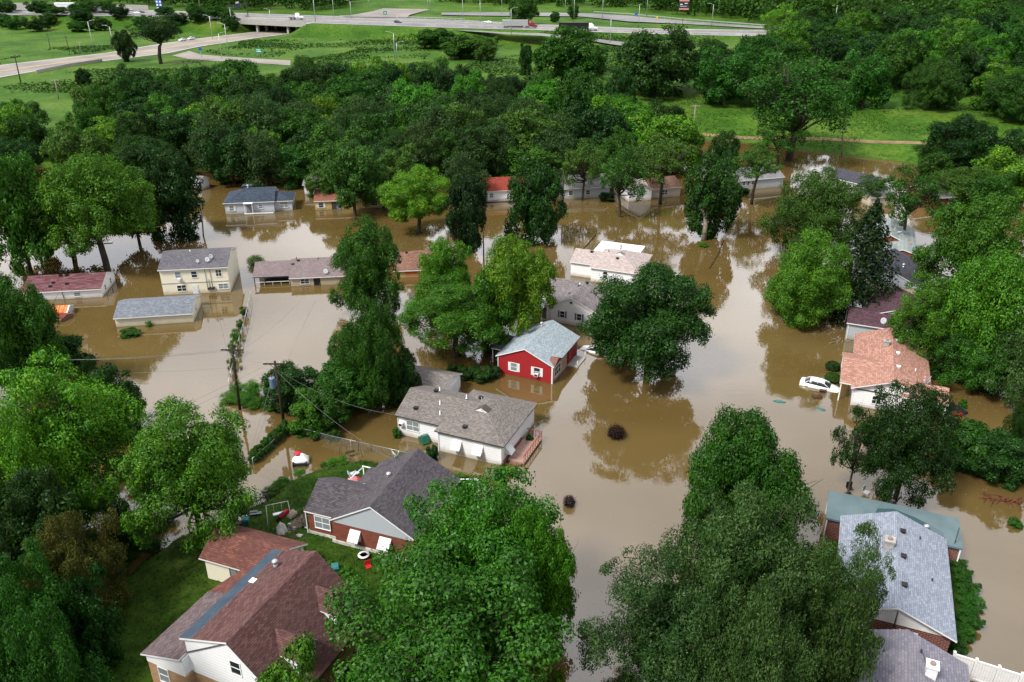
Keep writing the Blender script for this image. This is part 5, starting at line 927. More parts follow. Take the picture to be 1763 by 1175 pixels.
# far ones
h = House('house', (832.5, 330), (905, 327), 2.3, 'white house with brick-red roof beside the tall dense dark tree'); L = h.L; h.wing(0, L, 0, 8, 1.9, 'x', 'gg', 'w_white', 'r_brick'); h.window('front', .32, 1.7, .8, .8, .9, glass='glass_pale'); b = MB(); b.box(.3, L - .3, -.5, .3, .1, .22); b.build('porch_deck', M['b_dark'], h.root); h.vent(2.6, 3.6, 4.0, 'pipe', m='black')
h = House('house', (966, 326), (1052, 322), 2.3, 'grey-roofed house behind the leaning elm'); L = h.L; h.wing(0, L, 0, 8, 1.9, 'x', 'gg', 'w_ygrey', 'r_far'); h.window('front', .32, 2.2, .8, .9, .9); h.window('front', .32, 6.0, .8, .9, .9)
h = House('house', (1080, 329), (1176, 321), 2.3, 'white house with a brownish roof behind the open forked elm'); L = h.L; h.wing(0, L * .45, -.5, 8, 1.7, 'y', 'gg', 'w_white', 'r_grey'); h.wing(L * .42, L, .3, 8, 1.5, 'x', 'gg', 'w_tan', 'r_brown', ze=2.1); h.window('front', .6, L * .7, .6, 1.2, 1.0, mull=2)
h = House('garage', (1272, 312), (1352, 305), 2.2, 'pale garage with small door windows behind the thin dark-limbed elm', 'garage'); L = h.L; h.wing(0, L, 0, 9, 1.7, 'x', 'gg', 'w_ygrey', 'r_far')
for k in range(3): h.window('front', .32, 1.6 + k * 1.1, 1.0, .6, .8)
h = House('house', (1497, 322), (1520, 316), 2.6, 'small house with blue-grey roof and white gable near the levee water', group=None); L = max(h.L, 4); h.wing(0, 6, 0, 10, 1.6, 'y', 'gg', 'w_white', 'r_slate'); h.window('front', .2, 3, 1, .8, .9)
h = House('house', (1500, 341), (1548, 338), 1.9, 'low brown-walled house with one pale window in front of the small white gable'); h.wing(0, h.L, 0, 7, .8, 'x', 'gg', 'w_tan', 'r_far'); h.window('front', .32, 1.8, .5, 1.4, .9, glass='glass_pale', mull=2)
h = House('house', (1606, 342), (1672, 338), 2.0, 'grey-roofed far house with brick and white wall panels'); L = h.L; h.wing(0, L, 0, 9, 1.8, 'x', 'gg', 'b_red', 'r_far'); MB().box(L * .45, L * .62, .25, .33, -.5, 1.7).build('wall_panel', M['white'], h.root); h.window('front', .32, L * .8, .6, 1.1, .9)
h = House('shed', (318, 312), (343, 314), 2.0, 'small grey shed roof at the dark wood edge', 'shed'); h.wing(0, h.L, 0, 4, .9, 'x', 'gg', 'w_white', 'r_far'); h.door('front', .32, 1.4, -.3, .9, 1.9, 'b_dark')
# sheds by the mauve roofed house
h = House('shed', (74, 541), (116, 538.5), .75, 'little white shed with an orange striped tarp over its roof', 'shed'); L = h.L; h.wing(0, L, 0, 2.9, .55, 'x', 'gg', 'w_ygrey', 'white', ov=.1, gov=.06, t=.06)
b = MB()
for k in range(7): b.solid([(L * .25 + k * .34, .02, .80), (L * .25 + k * .34 + .3, .02, .80), (L * .25 + k * .34 + .3, 1.5, 1.34), (L * .25 + k * .34, 1.5, 1.34)], [(0, 1, 2, 3)], k % 2)
b.build('tarp', [noisy('orange_tarp', (.60, .13, .02), (.75, .25, .05), 3, .6), noisy('rusty_tarp', (.42, .07, .015), (.65, .17, .03), 3, .6)], h.root)
h = House('shed', (82, 548), (104, 551), .5, 'low red shed roof sinking beside the orange-tarped shed', 'shed'); h.wing(0, h.L, 0, 2.6, .4, 'x', 'gg', 'b_dark', 'r_brick', ov=.08, gov=.05, t=.05)
# ------------------------------------------------------------------ vehicles
def loft(mb, st, m=0):
    """closed body through stations (x, half width, bottom, shoulder height, top, top half width)"""
    i0 = len(mb.v); n = 8
    for x, w, zb, zs, zt, wt in st:
        for p in ((-w * .92, zb), (-w, zb + (zs - zb) * .35), (-w, zs), (-wt, zt), (wt, zt), (w, zs), (w, zb + (zs - zb) * .35), (w * .92, zb)): mb.v.append((x, p[0], p[1]))
    for k in range(len(st) - 1):
        for j in range(n): a = i0 + k * n + j; b = i0 + k * n + (j + 1) % n; mb.f.append((a, b, b + n, a + n)); mb.m.append(m); mb.sm.append(True)
    mb.f.append(tuple(range(i0, i0 + n))[::-1]); mb.m.append(m); mb.sm.append(False); e = i0 + (len(st) - 1) * n; mb.f.append(tuple(range(e, e + n))); mb.m.append(m); mb.sm.append(False)
    return mb
M['chrome'] = mat('lamp_lens', (.6, .6, .62), .2, .6); M['redlens'] = mat('red_lens', (.35, .01, .01), .3); M['car_dark'] = mat('dark_car_paint', (.02, .025, .04), .2, .6); M['car_grey'] = mat('silver_car_paint', (.45, .46, .48), .25, .6); M['truck_red'] = mat('dark_red_paint', (.20, .02, .025), .3, .5); M['truck_blue'] = mat('navy_paint', (.02, .04, .12), .3, .5)
def wheel(parent, x, y, r=.32, w=.22):
    o = MB().tube([(x, y - w / 2, r), (x, y + w / 2, r)], r, 14).build('wheel', M['rubber'], parent); MB().tube([(x, y - w / 2 - .01, r), (x, y + w / 2 + .01, r)], r * .55, 10).build('rim', M['steel'], o)
def car(label, x, y, z, rz, paint='car_white', kind='sedan', pitch=0., roll=0., group=None, wheels=True):
    t = empty('car', (x, y, z), rz); t.rotation_euler = (roll, pitch, rz); tag(t, label, 'car', group)
    b = MB(); loft(b, [(-2.38, .70, .34, .66, .80, .55), (-2.28, .84, .25, .78, .93, .72), (-1.75, .90, .2, .86, .99, .78), (-1.0, .91, .2, .88, 1.0, .80), (.3, .91, .2, .86, .97, .80), (1.1, .90, .2, .82, .93, .78), (1.8, .87, .22, .74, .83, .70), (2.25, .78, .28, .62, .70, .58), (2.42, .60, .36, .54, .60, .45)]); b.build('body', M[paint], t)
    g = MB(); e = -2.15 if kind == 'suv' else -1.85; loft(g, [(e, .74, .9, .95, .97, .7), (e + .55 if kind != 'suv' else e + .25, .76, .9, 1.1, 1.32, .62), (-.9, .77, .9, 1.15, 1.38, .61), (.1, .77, .88, 1.15, 1.39, .61), (.55, .76, .88, 1.1, 1.28, .62), (1.25, .72, .86, .9, .92, .68)]); g.build('windows', M['glass'], t)
    r = MB(); r.solid([(e + .6, -.60, 1.33), (-.9, -.61, 1.395), (.1, -.61, 1.405), (.5, -.58, 1.31), (.5, .58, 1.31), (.1, .61, 1.405), (-.9, .61, 1.395), (e + .6, .60, 1.33), (e + .6, -.60, 1.30), (-.9, -.61, 1.36), (.1, -.61, 1.37), (.5, -.58, 1.28), (.5, .58, 1.28), (.1, .61, 1.37), (-.9, .61, 1.36), (e + .6, .60, 1.30)], [(0, 1, 6, 7), (1, 2, 5, 6), (2, 3, 4, 5), (15, 14, 9, 8), (14, 13, 10, 9), (13, 12, 11, 10), (0, 8, 9, 1), (1, 9, 10, 2), (2, 10, 11, 3), (3, 11, 12, 4), (4, 12, 13, 5), (5, 13, 14, 6), (6, 14, 15, 7), (7, 15, 8, 0)])
    for sg in (-1, 1):
        for (xa, za, xb, zb) in ((-.35, .95, -.3, 1.37),): r.tube([(xa, sg * .77, za), (xb, sg * .63, zb)], .035, 5)
        r.tube([(1.22, sg * .72, .9), (.52, sg * .6, 1.31)], .035, 5); r.tube([(e, sg * .72, .94), (e + .55, sg * .61, 1.32)], .04, 5)
    r.build('roof_panel', M[paint], t)
    for sg in (-1, 1):
        MB().box(2.16, 2.36, sg * .62 - .13, sg * .62 + .13, .54, .64).build('headlight', M['chrome'], t); MB().box(-2.38, -2.26, sg * .66 - .12, sg * .66 + .12, .68, .82).build('tail_light', M['redlens'], t)
        MB().box(.78, .93, sg * .98 - .09, sg * .98 + .09, .88, 1.0).build('mirror', M[paint], t)
        if wheels:
            for wx in (-1.45, 1.45): wheel(t, wx, sg * .82)
    return t
def heading(p, q): return math.atan2(q.y - p.y, q.x - p.x)
a, b = at(1381, 655, .3), at(1443, 668, .3); m_ = (a + b) / 2; car('white sedan stranded in the flood beside the salmon-roofed house', m_.x, m_.y, -.60, heading(a, b), 'car_white', 'sedan', math.radians(1.5))
a, b = at(1004, 592, .6), at(1050, 603, .6); m_ = (a + b) / 2; car('white car swamped to its windows under the lone oak', m_.x, m_.y, -.72, heading(a, b) + math.pi)
def truck(label, u0, u1, v, z, flip, cabm, boxm, flat=False, group='lorries on the highway'):
    a, b = at(u0, v, z), at(u1, v, z); t = empty('truck', ((a.x + b.x) / 2, (a.y + b.y) / 2, z), heading(a, b) + (math.pi if flip else 0)); tag(t, label, 'truck', group); L = (b - a).length; x0 = -L / 2; xc = L / 2
    cab = MB(); loft(cab, [(xc - 4.6, 1.15, .9, 2.4, 3.5, 1.0), (xc - 3.2, 1.2, .8, 2.5, 3.7, 1.0), (xc - 2.3, 1.2, .7, 2.4, 2.9, 1.0), (xc - 1.7, 1.15, .6, 1.8, 1.95, .95), (xc - .3, 1.05, .6, 1.5, 1.65, .8), (xc, .9, .6, 1.2, 1.35, .7)]); cab.build('cab', M[cabm], t)
    MB().box(xc - 2.35, xc - 1.78, -1.02, 1.02, 1.95, 2.75).build('windscreen', M['glass'], t)
    if flat: MB().box(x0, xc - 4.8, -1.2, 1.2, 1.0, 1.25).build('flatbed', M['dtrim'], t)
    else:
        MB().box(x0, xc - 5.0, -1.28, 1.28, 1.15, 4.05).build('trailer', M[boxm], t); MB().box(x0 + 2.5, xc - 7.5, -1.1, 1.1, .55, 1.12).build('side_skirt', M['dtrim'] if boxm != 'truck_white' else M['steel'], t)
    for wx in ((x0 + 1.2, x0 + 2.4, xc - 6.0, xc - 4.9, xc - 1.2) if not flat else (x0 + 1.5, xc - 5.5, xc - 1.3)):
        for sg in (-1, 1): wheel(t, wx, sg * 1.08, .5, .3)
    return t
M['truck_white'] = noisy('white_trailer', (.66, .68, .70), (.78, .79, .80), 1, .4); M['trailer_grey'] = noisy('aluminium_trailer', (.30, .31, .32), (.48, .49, .50), 2.5, .45, metal=.3)
t = truck('white lorry with navy cab and a round emblem on its trailer', 84, 129, 15.8, 7, True, 'truck_blue', 'truck_white')
MB().tube([(-2.2 + 7.0, 1.285, 2.8), (-2.2 + 7.0, 1.31, 2.8)], .75, 18).build('emblem', M['truck_blue'], t)
b = MB()
for k in range(9): b.box(-6.5 + k * 1.0, -5.8 + k * 1.0, 1.285, 1.30, 2.45, 3.05)
b.build('lettering', mat('pale_blue_lettering', (.35, .55, .65), .5), t)
truck('all-white lorry with white cab and trailer', 140, 192, 22.6, 7, False, 'car_white', 'truck_white')
truck('lorry with ribbed grey trailer and dark red cab', 865, 925, 48.5, 7, False, 'truck_red', 'trailer_grey')
truck('lorry with black trailer and white cab half hidden by the large round tree', 962, 1029, 53, 7, False, 'car_white', 'black')
truck('small white flatbed truck crossing the bridge', 497, 523, 34, 7.02, False, 'car_white', 'trailer_grey', True)
for lab, u, v, z, fl, pa, kd in (('silver car ahead of the all-white lorry', 224, 18, 7, 0, 'car_grey', 'sedan'), ('white car beside a dark one near the roadside trees', 236, 24, 7, 0, 'car_white', 'sedan'), ('dark car beside the white one near the roadside trees', 245, 22.5, 7, 0, 'car_dark', 'suv'),
        ('dark blue car alone on the highway past the bridge', 685, 39.5, 7, 0, 'car_dark', 'suv'), ('white car following behind the grey-trailer lorry', 841, 40, 7, 0, 'car_white', 'sedan')):
    a, b = at(u - 5, v - .1, z), at(u + 5, v + .6, z); car(lab, (a.x + b.x) / 2, (a.y + b.y) / 2, z + .02, heading(a, b) + (math.pi if fl else 0), pa, kd, group='cars on the highway')
a, b = at(306, 72, 1.1), at(322, 69.5, 1.1); car('white pickup-sized van parked on the road shoulder by the junction tree', (a.x + b.x) / 2, (a.y + b.y) / 2, 1.1, heading(a, b) + math.pi, 'car_white', 'suv'); car('white car parked behind the van on the road shoulder', b.x + 1.2, b.y + 3.0, 1.1, heading(a, b) + math.pi, 'car_white', 'suv')
# ------------------------------------------------------------------ lamps, poles, signs
def lamp(u, vb, vt, z, arm, label, r=.13, group='street lamps by the highway'):
    p = at(u, vb, z); hh = hz(p.y, vt) - z; t = empty('street_lamp', (p.x, p.y, z)); tag(t, label, 'street lamp', group)
    MB().tube([(0, 0, -.3), (0, 0, hh * .5), (0, 0, hh)], [r * 1.3, r, r * .7], 7).build('pole', M['steel'], t)
    if arm: d = 2.6 * arm; MB().tube([(0, 0, hh - .4), (d * .4, 0, hh + .3), (d, 0, hh + .6)], .07, 5).build('arm', M['steel'], t); MB().box(min(d, d + .8 * arm), max(d, d + .8 * arm), -.18, .18, hh + .5, hh + .68).build('lamp_head', M['steel'], t)
    else: MB().box(-.5, .5, -.25, .25, hh - .05, hh + .12).build('lamp_head', M['steel'], t)
for u, vb, vt, z, arm in ((162, 90, 37, 1, 1), (196, 85, 46, 1, -1), (366, 67, 28, 1, -1), (394, 96, 42, 1, -1), (382, 101, 58, 1, 1), (401, 56, 14, 1, 0), (468, 53, 17, 1, -1), (543, 38, -12, 7, 0), (575, 30, -9, 7, 0), (605, 34, 2, 7, -1), (662, 9, -12, 7, 0), (635, 14, -5, 7, 0), (680, 103, 57, 1, -1), (684, 103, 74, 1, 1), (880, 60, 15, 6.5, 1), (827, 38, 2, 7, 0), (797, 37, -8, 7, 0), (864, 25, -12, 7, 0), (737, 18, -9, 7, 0), (741, 20, -9, 7, 0), (988, 37, -8, 7, 0), (973, 22, -9, 7, 0), (1037, 32, -8, 7, 0), (1050, 78, 31, 5, 0), (1099, 48, 8, 7, 0), (1113, 30, -10, 7, 0), (1225, 46, 8, 7, -1), (1274, 89, 60, 1, 0), (1395, 38, 12, 7, 0), (1436, 46, 10, 7, 0), (1476, 52, 36, 7, -1), (122, 12, -10, 7, 0), (345, 18, -12, 7, 0), (684, 40, 27, 7, 0)):
    where = 'in the left field' if u < 300 else ''
    lamp(u, vb, vt, z, arm, 'thin galvanised lamp pole by the highway' if not arm else 'galvanised street lamp with a raised arm by the roads', .2 if u == 543 else .13, 'thin lamp poles by the highway' if not arm else 'armed street lamps by the roads')
def upole(u, vb, ut, vt, z, label, arms=1, r=.15, m='wood_dark', trans=None, light=False):
    p = at(u, vb, z); hh = hz(p.y, vt) - z; xt = x_at(ut, p.y, z + hh) - p.x; t = empty('utility_pole', (p.x, p.y, z)); tag(t, label, 'utility pole')
    MB().tube([(-xt * .1, 0, -1), (xt * .5, 0, hh * .5), (xt, 0, hh)], [r * 1.15, r, r * .75], 8).build('pole', M[m], t)
    for k in range(arms):
        zz = hh - .35 - k * .9; c = MB(); c.box(xt - 1.3, xt + 1.3, -.07, .07, zz - .07, zz + .07); c.tube([(xt - .8, .1, zz), (xt, .1, zz - .7)], .03, 4); c.tube([(xt + .8, .1, zz), (xt, .1, zz - .7)], .03, 4); co = c.build('crossarm', M[m], t)
        for q in (-1.15, -.5, .5, 1.15): MB().lathe([(.05, 0), (.08, .08), (.05, .16), (.02, .2)], (xt + q, 0, zz + .07), 7).build('insulator', M['dish'], co)
    if trans: c = MB(); c.lathe([(.05, -.02), (.32, 0), (.34, .1), (.34, 1.15), (.36, 1.2), (.30, 1.32), (0, 1.38)], (xt - .55, -.1, hh - 3.3), 14); c.box(xt - .3, xt - .05, -.12, -.02, hh - 3.0, hh - 2.2); c.build('transformer', mat('blue_grey_enamel', (.12, .20, .30), .4), t); MB().lathe([(.06, 0), (.09, .1), (.04, .25)], (xt - .6, -.1, hh - 1.92), 7).build('bushing', M['redlens'], t)
    if light: c = MB(); c.tube([(xt, 0, hh - .3), (xt - 1.2, 0, hh + .1)], .05, 5); c.box(xt - 1.8, xt - 1.1, -.15, .15, hh, hh + .16); c.build('lamp_arm', M['steel'], t)
    return Vector((p.x + xt, p.y, z + hh))
PA = upole(490, 738, 473, 622, 0, 'dark utility pole with crossarm and blue transformer in the water', 1, .17, trans=True)
PB = upole(413, 705, 399, 598, 0, 'leaning dark utility pole at the vine-covered fence', 1, .16)
upole(350, 407, 346, 350, 0, 'pale utility pole with a lamp arm beside the navy-roofed house', 0, .13, 'bark_pale', light=True); PC = upole(969, 360, 970, 296, 0, 'dark utility pole beside the leaning elm', 0, .14)
upole(833, 453, 832, 399, 0, 'short dark pole with a guy wire next to the black cedar', 0, .12); upole(1195, 226, 1197, 181, 3.9, 'wooden utility pole on the levee path', 1, .16, 'bark_pale'); upole(1449, 268, 1453, 196, .2, 'grey wooden pole standing at the foot of the levee', 1, .17, 'bark_pale')
upole(36, 143, 25, 95, 1, 'dark pole in the grass on the near side of the diagonal road', 1, .2); upole(101, 171, 94, 137, 1, 'grey pole with crossarm in the grass close to the wood', 1, .18, 'bark_pale'); upole(87, 86, 81, 58, 1, 'rusty thin pole in the field across the diagonal road', 1, .14, 'bark'); upole(120, 90, 112, 62, 1, 'dark leaning pole in the field across the diagonal road', 1, .16); upole(139, 92, 136, 72, 1, 'short pale pole at the road verge thicket', 1, .15, 'bark_pale'); upole(213, 150, 206, 118, 1, 'thin dark pole at the wood edge near the road bridge', 0, .15)
M['wire'] = mat('dull_wire', (.16, .16, .16), .7)
def wire(a, b, sag=.5, r=.022, m='dtrim', label='sagging power line strung from the utility pole'):
    r = min(r, .022) * .62; m = 'wire'
    pts = [a.lerp(b, k / 12) - Vector((0, 0, sag * 4 * (k / 12) * (1 - k / 12))) for k in range(13)]; o = MB().tube(pts, r, 4, 0, True, False).build('power_line', M[m]); tag(o, label, 'cable', 'power lines between poles and houses')
for dz, dx in ((-.3, -1.1), (-.3, 1.1), (-.3, 0)):
    wire(PB + Vector((dx, 0, dz)), PB + Vector((dx - 46, 3, dz - 1)), 1.6, .02, 'steel'); wire(PB + Vector((dx, 0, dz)), PA + Vector((dx, 0, dz)), .3, .02, 'steel')
wire(PB + Vector((0, 0, -2.6)), PB + Vector((-46, 2, -3)), 1.2, .045); wire(PA + Vector((0, 0, -1)), at(680, 714, 2.8), 1.0, .03, 'steel'); wire(PA + Vector((0, 0, -1.2)), at(690, 800, 4.6), .9, .02, 'steel'); wire(PB + Vector((0, 0, -.8)), at(366, 478, 3.6), 1.0, .022); wire(PB + Vector((0, 0, -1)), at(541, 488, 1.4), 1.0, .02, 'steel'); wire(PA + Vector((0, 0, -.6)), at(352, 962, 3.3), 1.3, .02, 'steel'); wire(PA + Vector((-.6, 0, -.3)), PA + Vector((-33, -34, 0)), 1.6, .02); wire(PA + Vector((.6, 0, -.3)), PA + Vector((-31, -34, 0)), 1.6, .02)
wire(PC, PC + Vector((-24, -22, -1)), 1.0, .022); wire(PC, at(1016, 456, 2.6), .8, .02, 'steel')
def board(name, label, cat, u, vb, v0, v1, wpx, z, m, posts=2, mb2=None, frame='steel'):
    p = at(u, vb, z); sc = F / depth(p.y, z); w2 = wpx / 2 / sc; z0 = hz(p.y, v1); z1 = hz(p.y, v0); t = empty(name, (p.x, p.y, z)); tag(t, label, cat)
    MB().box(-w2, w2, -.06, .06, z0 - z, z1 - z).build('sign_face', M[m], t)
    for k in range(posts): x = 0 if posts == 1 else (-w2 * .7 + k * 1.4 * w2); MB().box(x - .1, x + .1, .07, .27, -.5, z1 - z - .05).build('post', M[frame], t)
    return t, w2, z0 - z, z1 - z
M['sgreen'] = mat('green_sign', (.01, .24, .13), .5); M['sblue'] = mat('blue_sign', (.01, .10, .42), .5); M['syellow'] = mat('yellow_sign', (.75, .42, .03), .5); M['swhite'] = mat('sign_white', (.75, .76, .76), .5); M['sdark'] = mat('billboard_dark', (.03, .03, .05), .5); M['spink'] = mat('billboard_pink', (.62, .25, .22), .5)
t, w2, z0, z1 = board('road_sign', 'tall blue roadside sign with small white logo panels', 'sign', 275.5, 20, -6, 17, 10, 7, 'sblue')
b = MB()
for r_ in range(4):
    for c_ in range(2): x = -w2 * .55 + c_ * w2 * 1.1; zz = z0 + (z1 - z0) * (r_ + .5) / 4.2; b.box(x - w2 * .3, x + w2 * .3, -.075, -.055, zz - .55, zz + .55)
b.build('logo_panel', M['swhite'], t)
t, w2, z0, z1 = board('road_sign', 'green road sign on two posts in the field by the slip road', 'sign', 447, 98.5, 83, 92, 11.5, 1, 'sgreen'); b = MB(); b.box(-w2 * .7, w2 * .5, -.075, -.055, (z0 + z1) / 2 + .15, (z0 + z1) / 2 + .5); b.box(-w2 * .7, w2 * .7, -.075, -.055, (z0 + z1) / 2 - .55, (z0 + z1) / 2 - .2); b.build('lettering', M['swhite'], t)
t, w2, z0, z1 = board('road_sign', 'square green sign beside the crossing road beyond the highway', 'sign', 663.5, 29, 19.5, 25.5, 6.5, 7, 'sgreen'); b = MB(); b.box(-w2 * .6, w2 * .6, -.075, -.055, z0 + .7, z0 + 1.1); b.build('lettering', M['swhite'], t)
board('road_sign', 'small blue sign at the point of the slip road', 'sign', 347, 100, 82, 87, 5, 1, 'sblue', 1); board('road_sign', 'little blue sign at the entry ramp', 'sign', 1095, 30, 22.5, 27, 4.5, 7, 'sblue', 1); board('road_sign', 'yellow warning sign by the entry ramp guardrail', 'sign', 1131, 36, 28, 32, 3.2, 7, 'syellow', 1)
t, w2, z0, z1 = board('billboard', 'dark billboard with a pink strip rising from the far wood', 'billboard', 1175, 42, -6, 17.5, 17, 7, 'sdark', 1, frame='dtrim'); b = MB(); b.box(-w2 * .98, w2 * .98, -.09, -.055, z0 + .1, z0 + .9); b.box(-w2 * .98, w2 * .98, -.09, -.055, z1 - 2.6, z1 - .1); b.build('pink_strip', M['spink'], t); b = MB(); b.box(-w2 * .8, -w2 * .3, -.09, -.055, z0 + 2.6, z0 + 3.1); b.box(w2 * .1, w2 * .7, -.09, -.055, z0 + 3.2, z0 + 3.6); b.box(-w2 * .8, w2 * .6, -.09, -.055, z0 + 1.8, z0 + 2.0); b.build('lettering', M['swhite'], t)
# overhead sign gantry
a, b_ = at(396, 33, 7), at(427, 27, 7); t = empty('sign_gantry', a, heading(a, b_)); tag(t, 'dark overhead sign gantry across the highway lanes', 'sign gantry'); L = (b_ - a).length
for x in (0, L): MB().box(x - .25, x + .25, -.25, .25, -.5, 7.6).build('post', M['dtrim'], t)
b = MB(); b.box(0, L, -.1, .1, 7.2, 7.4); b.box(0, L, -.1, .1, 5.9, 6.1)
for k in range(14): x = L * k / 13; b.tube([(x, 0, 6.0), (min(x + L / 13, L), 0, 7.3)], .07, 4)
b.build('truss', M['dtrim'], t); b = MB(); b.box(L * .32, L * .6, -.4, -.2, 4.9, 7.9); b.build('sign_face', M['sdark'], t); b = MB(); b.box(L * .38, L * .54, -.45, -.41, 7.9, 8.8); b.build('exit_tab', M['swhite'], t)
# guard rails, sound wall, bridge, parapet
def rail_line(name, label, cat, pts, z, hgt, m, posts=4.0, th=.12, solid=False):
    t = empty(name, (pts[0].x, pts[0].y, z)); tag(t, label, cat); o = Vector((pts[0].x, pts[0].y, z)); r_ = MB(); pm = MB()
    for a, b in zip(pts[:-1], pts[1:]):
        A, B = a - o, b - o; A.z = B.z = 0; d = (B - A); L = d.length; ang = math.atan2(d.y, d.x); T = Matrix.Translation(A) @ Matrix.Rotation(ang, 4, 'Z')
        r_.box(0, L, -th / 2, th / 2, 0 if solid else hgt * .55, hgt, M=T)
        n = int(L / posts) if not solid else 0
        for k in range(n): pm.box(k * posts - .08, k * posts + .08, th / 2, th / 2 + .15, -.4, hgt * .9, M=T)
    r_.build('rail' if not solid else 'wall', M[m], t)
    if not solid: pm.build('rail_posts', M['steel'], t)
    return t
seq = lambda L, z: [at(u, v, z) for u, v in L]
rail_line('guardrail', 'guardrail along the near edge of the highway above the thicket', 'guardrail', seq([(-60, 26.5), (0, 26.6), (230, 28.3), (440, 36.8)], 7), 7, 1.1, 'steel')
rail_line('guardrail', 'galvanised guardrail curving along the entry ramp', 'guardrail', seq([(1022, 22.5), (1080, 26), (1180, 35.5), (1310, 45.5), (1500, 50)], 7.25), 7.25, 1.0, 'steel')
rail_line('guardrail', 'guardrail on the far highway edge past the bridge', 'guardrail', seq([(585, 29.5), (700, 31.5), (800, 34.8)], 7), 7, .9, 'steel')
rail_line('median_barrier', 'low concrete barrier dividing the highway lanes', 'barrier', [T_[0].lerp(T_[1], .5) for T_ in HWT[::3]], 7, .85, 'concrete', th=.5, solid=True)
rail_line('sound_wall', 'brownish concrete sound wall behind the lorries', 'wall', seq([(-150, 12.2), (0, 12.8), (256, 17.5)], 7), 7, 3.0, 'concrete', th=.4, solid=True)
t = rail_line('parapet', 'concrete parapet on the small bridge of the diagonal road', 'parapet', seq([(63, 126), (118, 114.5), (176, 106)], 1.1), 1.1, 1.1, 'concrete', th=.4, solid=True)
a, b_ = at(411, 36.0, 7), at(524, 41.5, 7); t = empty('bridge', (a.x, a.y, 0), heading(a, b_)); tag(t, 'concrete highway bridge over the diagonal road', 'bridge'); L = (b_ - a).length
MB().box(-1, L + 1, .3, 34, 5.4, 6.93).build('deck', M['concrete'], t); MB().box(-1, L + 1, -.1, .28, 5.2, 8.0).build('parapet', M['concrete'], t)
for k, x in enumerate((L * .25, L * .72)):
    for y in (1.2, 9, 17, 25): MB().box(x - .6, x + .6, y, y + 1.2, .5, 5.5).build('pier', M['concrete'], t)
for x in (-4.0, L - .5): MB().box(x, x + 4.5, .1, 33, .3, 5.45).build('abutment', M['concrete'], t)
# ------------------------------------------------------------------ bushes, hedges and things in the water
def bush(u, v, wpx, hm, kind, tone, label, group=None, z=0., name='bush', cat='bush'):
    p = at(u, v, z); R = wpx / 2 / (F / depth(p.y, z)); r = add_tree(p.x, p.y, z - .25, hm + .25, R, kind, tone, 0, label, cat, group, name, trunk=False); return r
bush(1061, 752, 28, 1.3, 'spike0', 'plum', 'dark plum-coloured round bush in open water, larger of two'); bush(980, 870, 19, 1.0, 'spike0', 'plum', 'small dark plum-coloured bush in open water near the maple')
bush(441, 456, 26, 1.5, 'spike0', 'mid', 'round grassy bush in water off the porch of the long mauve-roofed house'); bush(226, 577, 36, .8, 'bush0', 'mid', 'spreading bush in front of the long cream outbuilding'); bush(257, 562, 12, .8, 'weeds0', 'bright', 'small sprouting plant against the cream outbuilding wall')
for u, v, w_, h_ in ((785, 648, 34, 1.5), (808, 652, 38, 1.6), (832, 655, 40, 1.7), (848, 650, 30, 1.4)): bush(u, v, w_, h_, 'bush0', 'dark', 'dark hedge bush between the awning house and the red house', 'hedge beside the red house')
bush(1433, 636, 26, 1.1, 'oval0', 'dark', 'clipped dark oval bush by the salmon house, farther of two'); bush(1433, 656, 28, 1.1, 'oval0', 'mid', 'clipped green oval bush by the salmon house, nearer the white car')
bush(744, 792, 24, 1.7, 'bush0', 'dark', 'dark leafy bush against the awning house wall'); bush(716, 792, 28, .8, 'bush1', 'bright', 'bright low bush at the fence corner by the awning house'); bush(683, 753, 16, 1.2, 'bush0', 'mid', 'small bush at the air-conditioner corner of the awning house'); bush(858, 817, 20, .5, 'bush0', 'bright', 'small green bush at the corner of the awning house'); bush(912, 760, 14, .8, 'bush1', 'mid', 'small bush by the wooden porch steps')
bush(1212, 404, 24, 1.8, 'bush1', 'bright', 'green bush sprouting on the pale dead trunk', z=.8); bush(1210, 424, 18, .6, 'bush0', 'bright', 'low green bush at the foot of the pale dead trunk')
bush(1747, 905, 24, .7, 'bush1', 'mid', 'small green bush in water at the far side of the teal flat roof'); bush(1656, 702, 14, 1.1, 'bush1', 'bright', 'small bright bush behind the black trailer')
bush(945, 962, 32, 1.6, 'bush0', 'yellow', 'rounded yellowish bush at the maple edge'); bush(958, 1178, 30, 1.3, 'bush1', 'yellow', 'pale yellow-green shrub tip at the bottom of the open water'); bush(1078, 1182, 62, 1.2, 'weeds0', 'rust', 'brown twiggy shrub under the spreading willow')
bush(76, 590, 50, 3.0, 'weeds0', 'red', 'orange-tinted shrub beside the low red shed'); bush(95, 668, 70, 3.4, 'weeds0', 'red', 'rust-coloured shrub just above the yellow-green tulip tree'); bush(55, 600, 40, 2.4, 'bush1', 'yellow', 'yellow-green shrub beside the orange-tinted one')
for u, v, w_, h_, tn in ((421, 545, 15, 1.6, 'mid'), (415, 570, 14, 1.8, 'bright'), (408, 592, 20, 2.2, 'bright'), (404, 615, 22, 2.4, 'bright'), (402, 640, 18, 2.0, 'mid')): bush(u, v, w_, h_, 'weeds0', tn, 'vine clump climbing the chain-link fence by the cream outbuilding', 'vines on the long fence')
for u, v, w_, h_ in ((398, 690, 44, .9), (425, 693, 46, 1.0), (446, 700, 40, .9), (410, 676, 30, 1.3), (436, 676, 40, 1.4)): bush(u, v, w_, h_, 'weeds0', 'bright', 'tall weeds in water at the foot of the leaning pole', 'weeds by the leaning pole', name='weed_clump', cat='weeds')
for k in range(10): f = k / 9; bush(438 + 56 * f, 795 - 52 * f, 20, 1.4, 'bush%d' % (k % 2), 'mid', 'hedge bush along the submerged fence beside the transformer pole', 'hedge on the fence line')
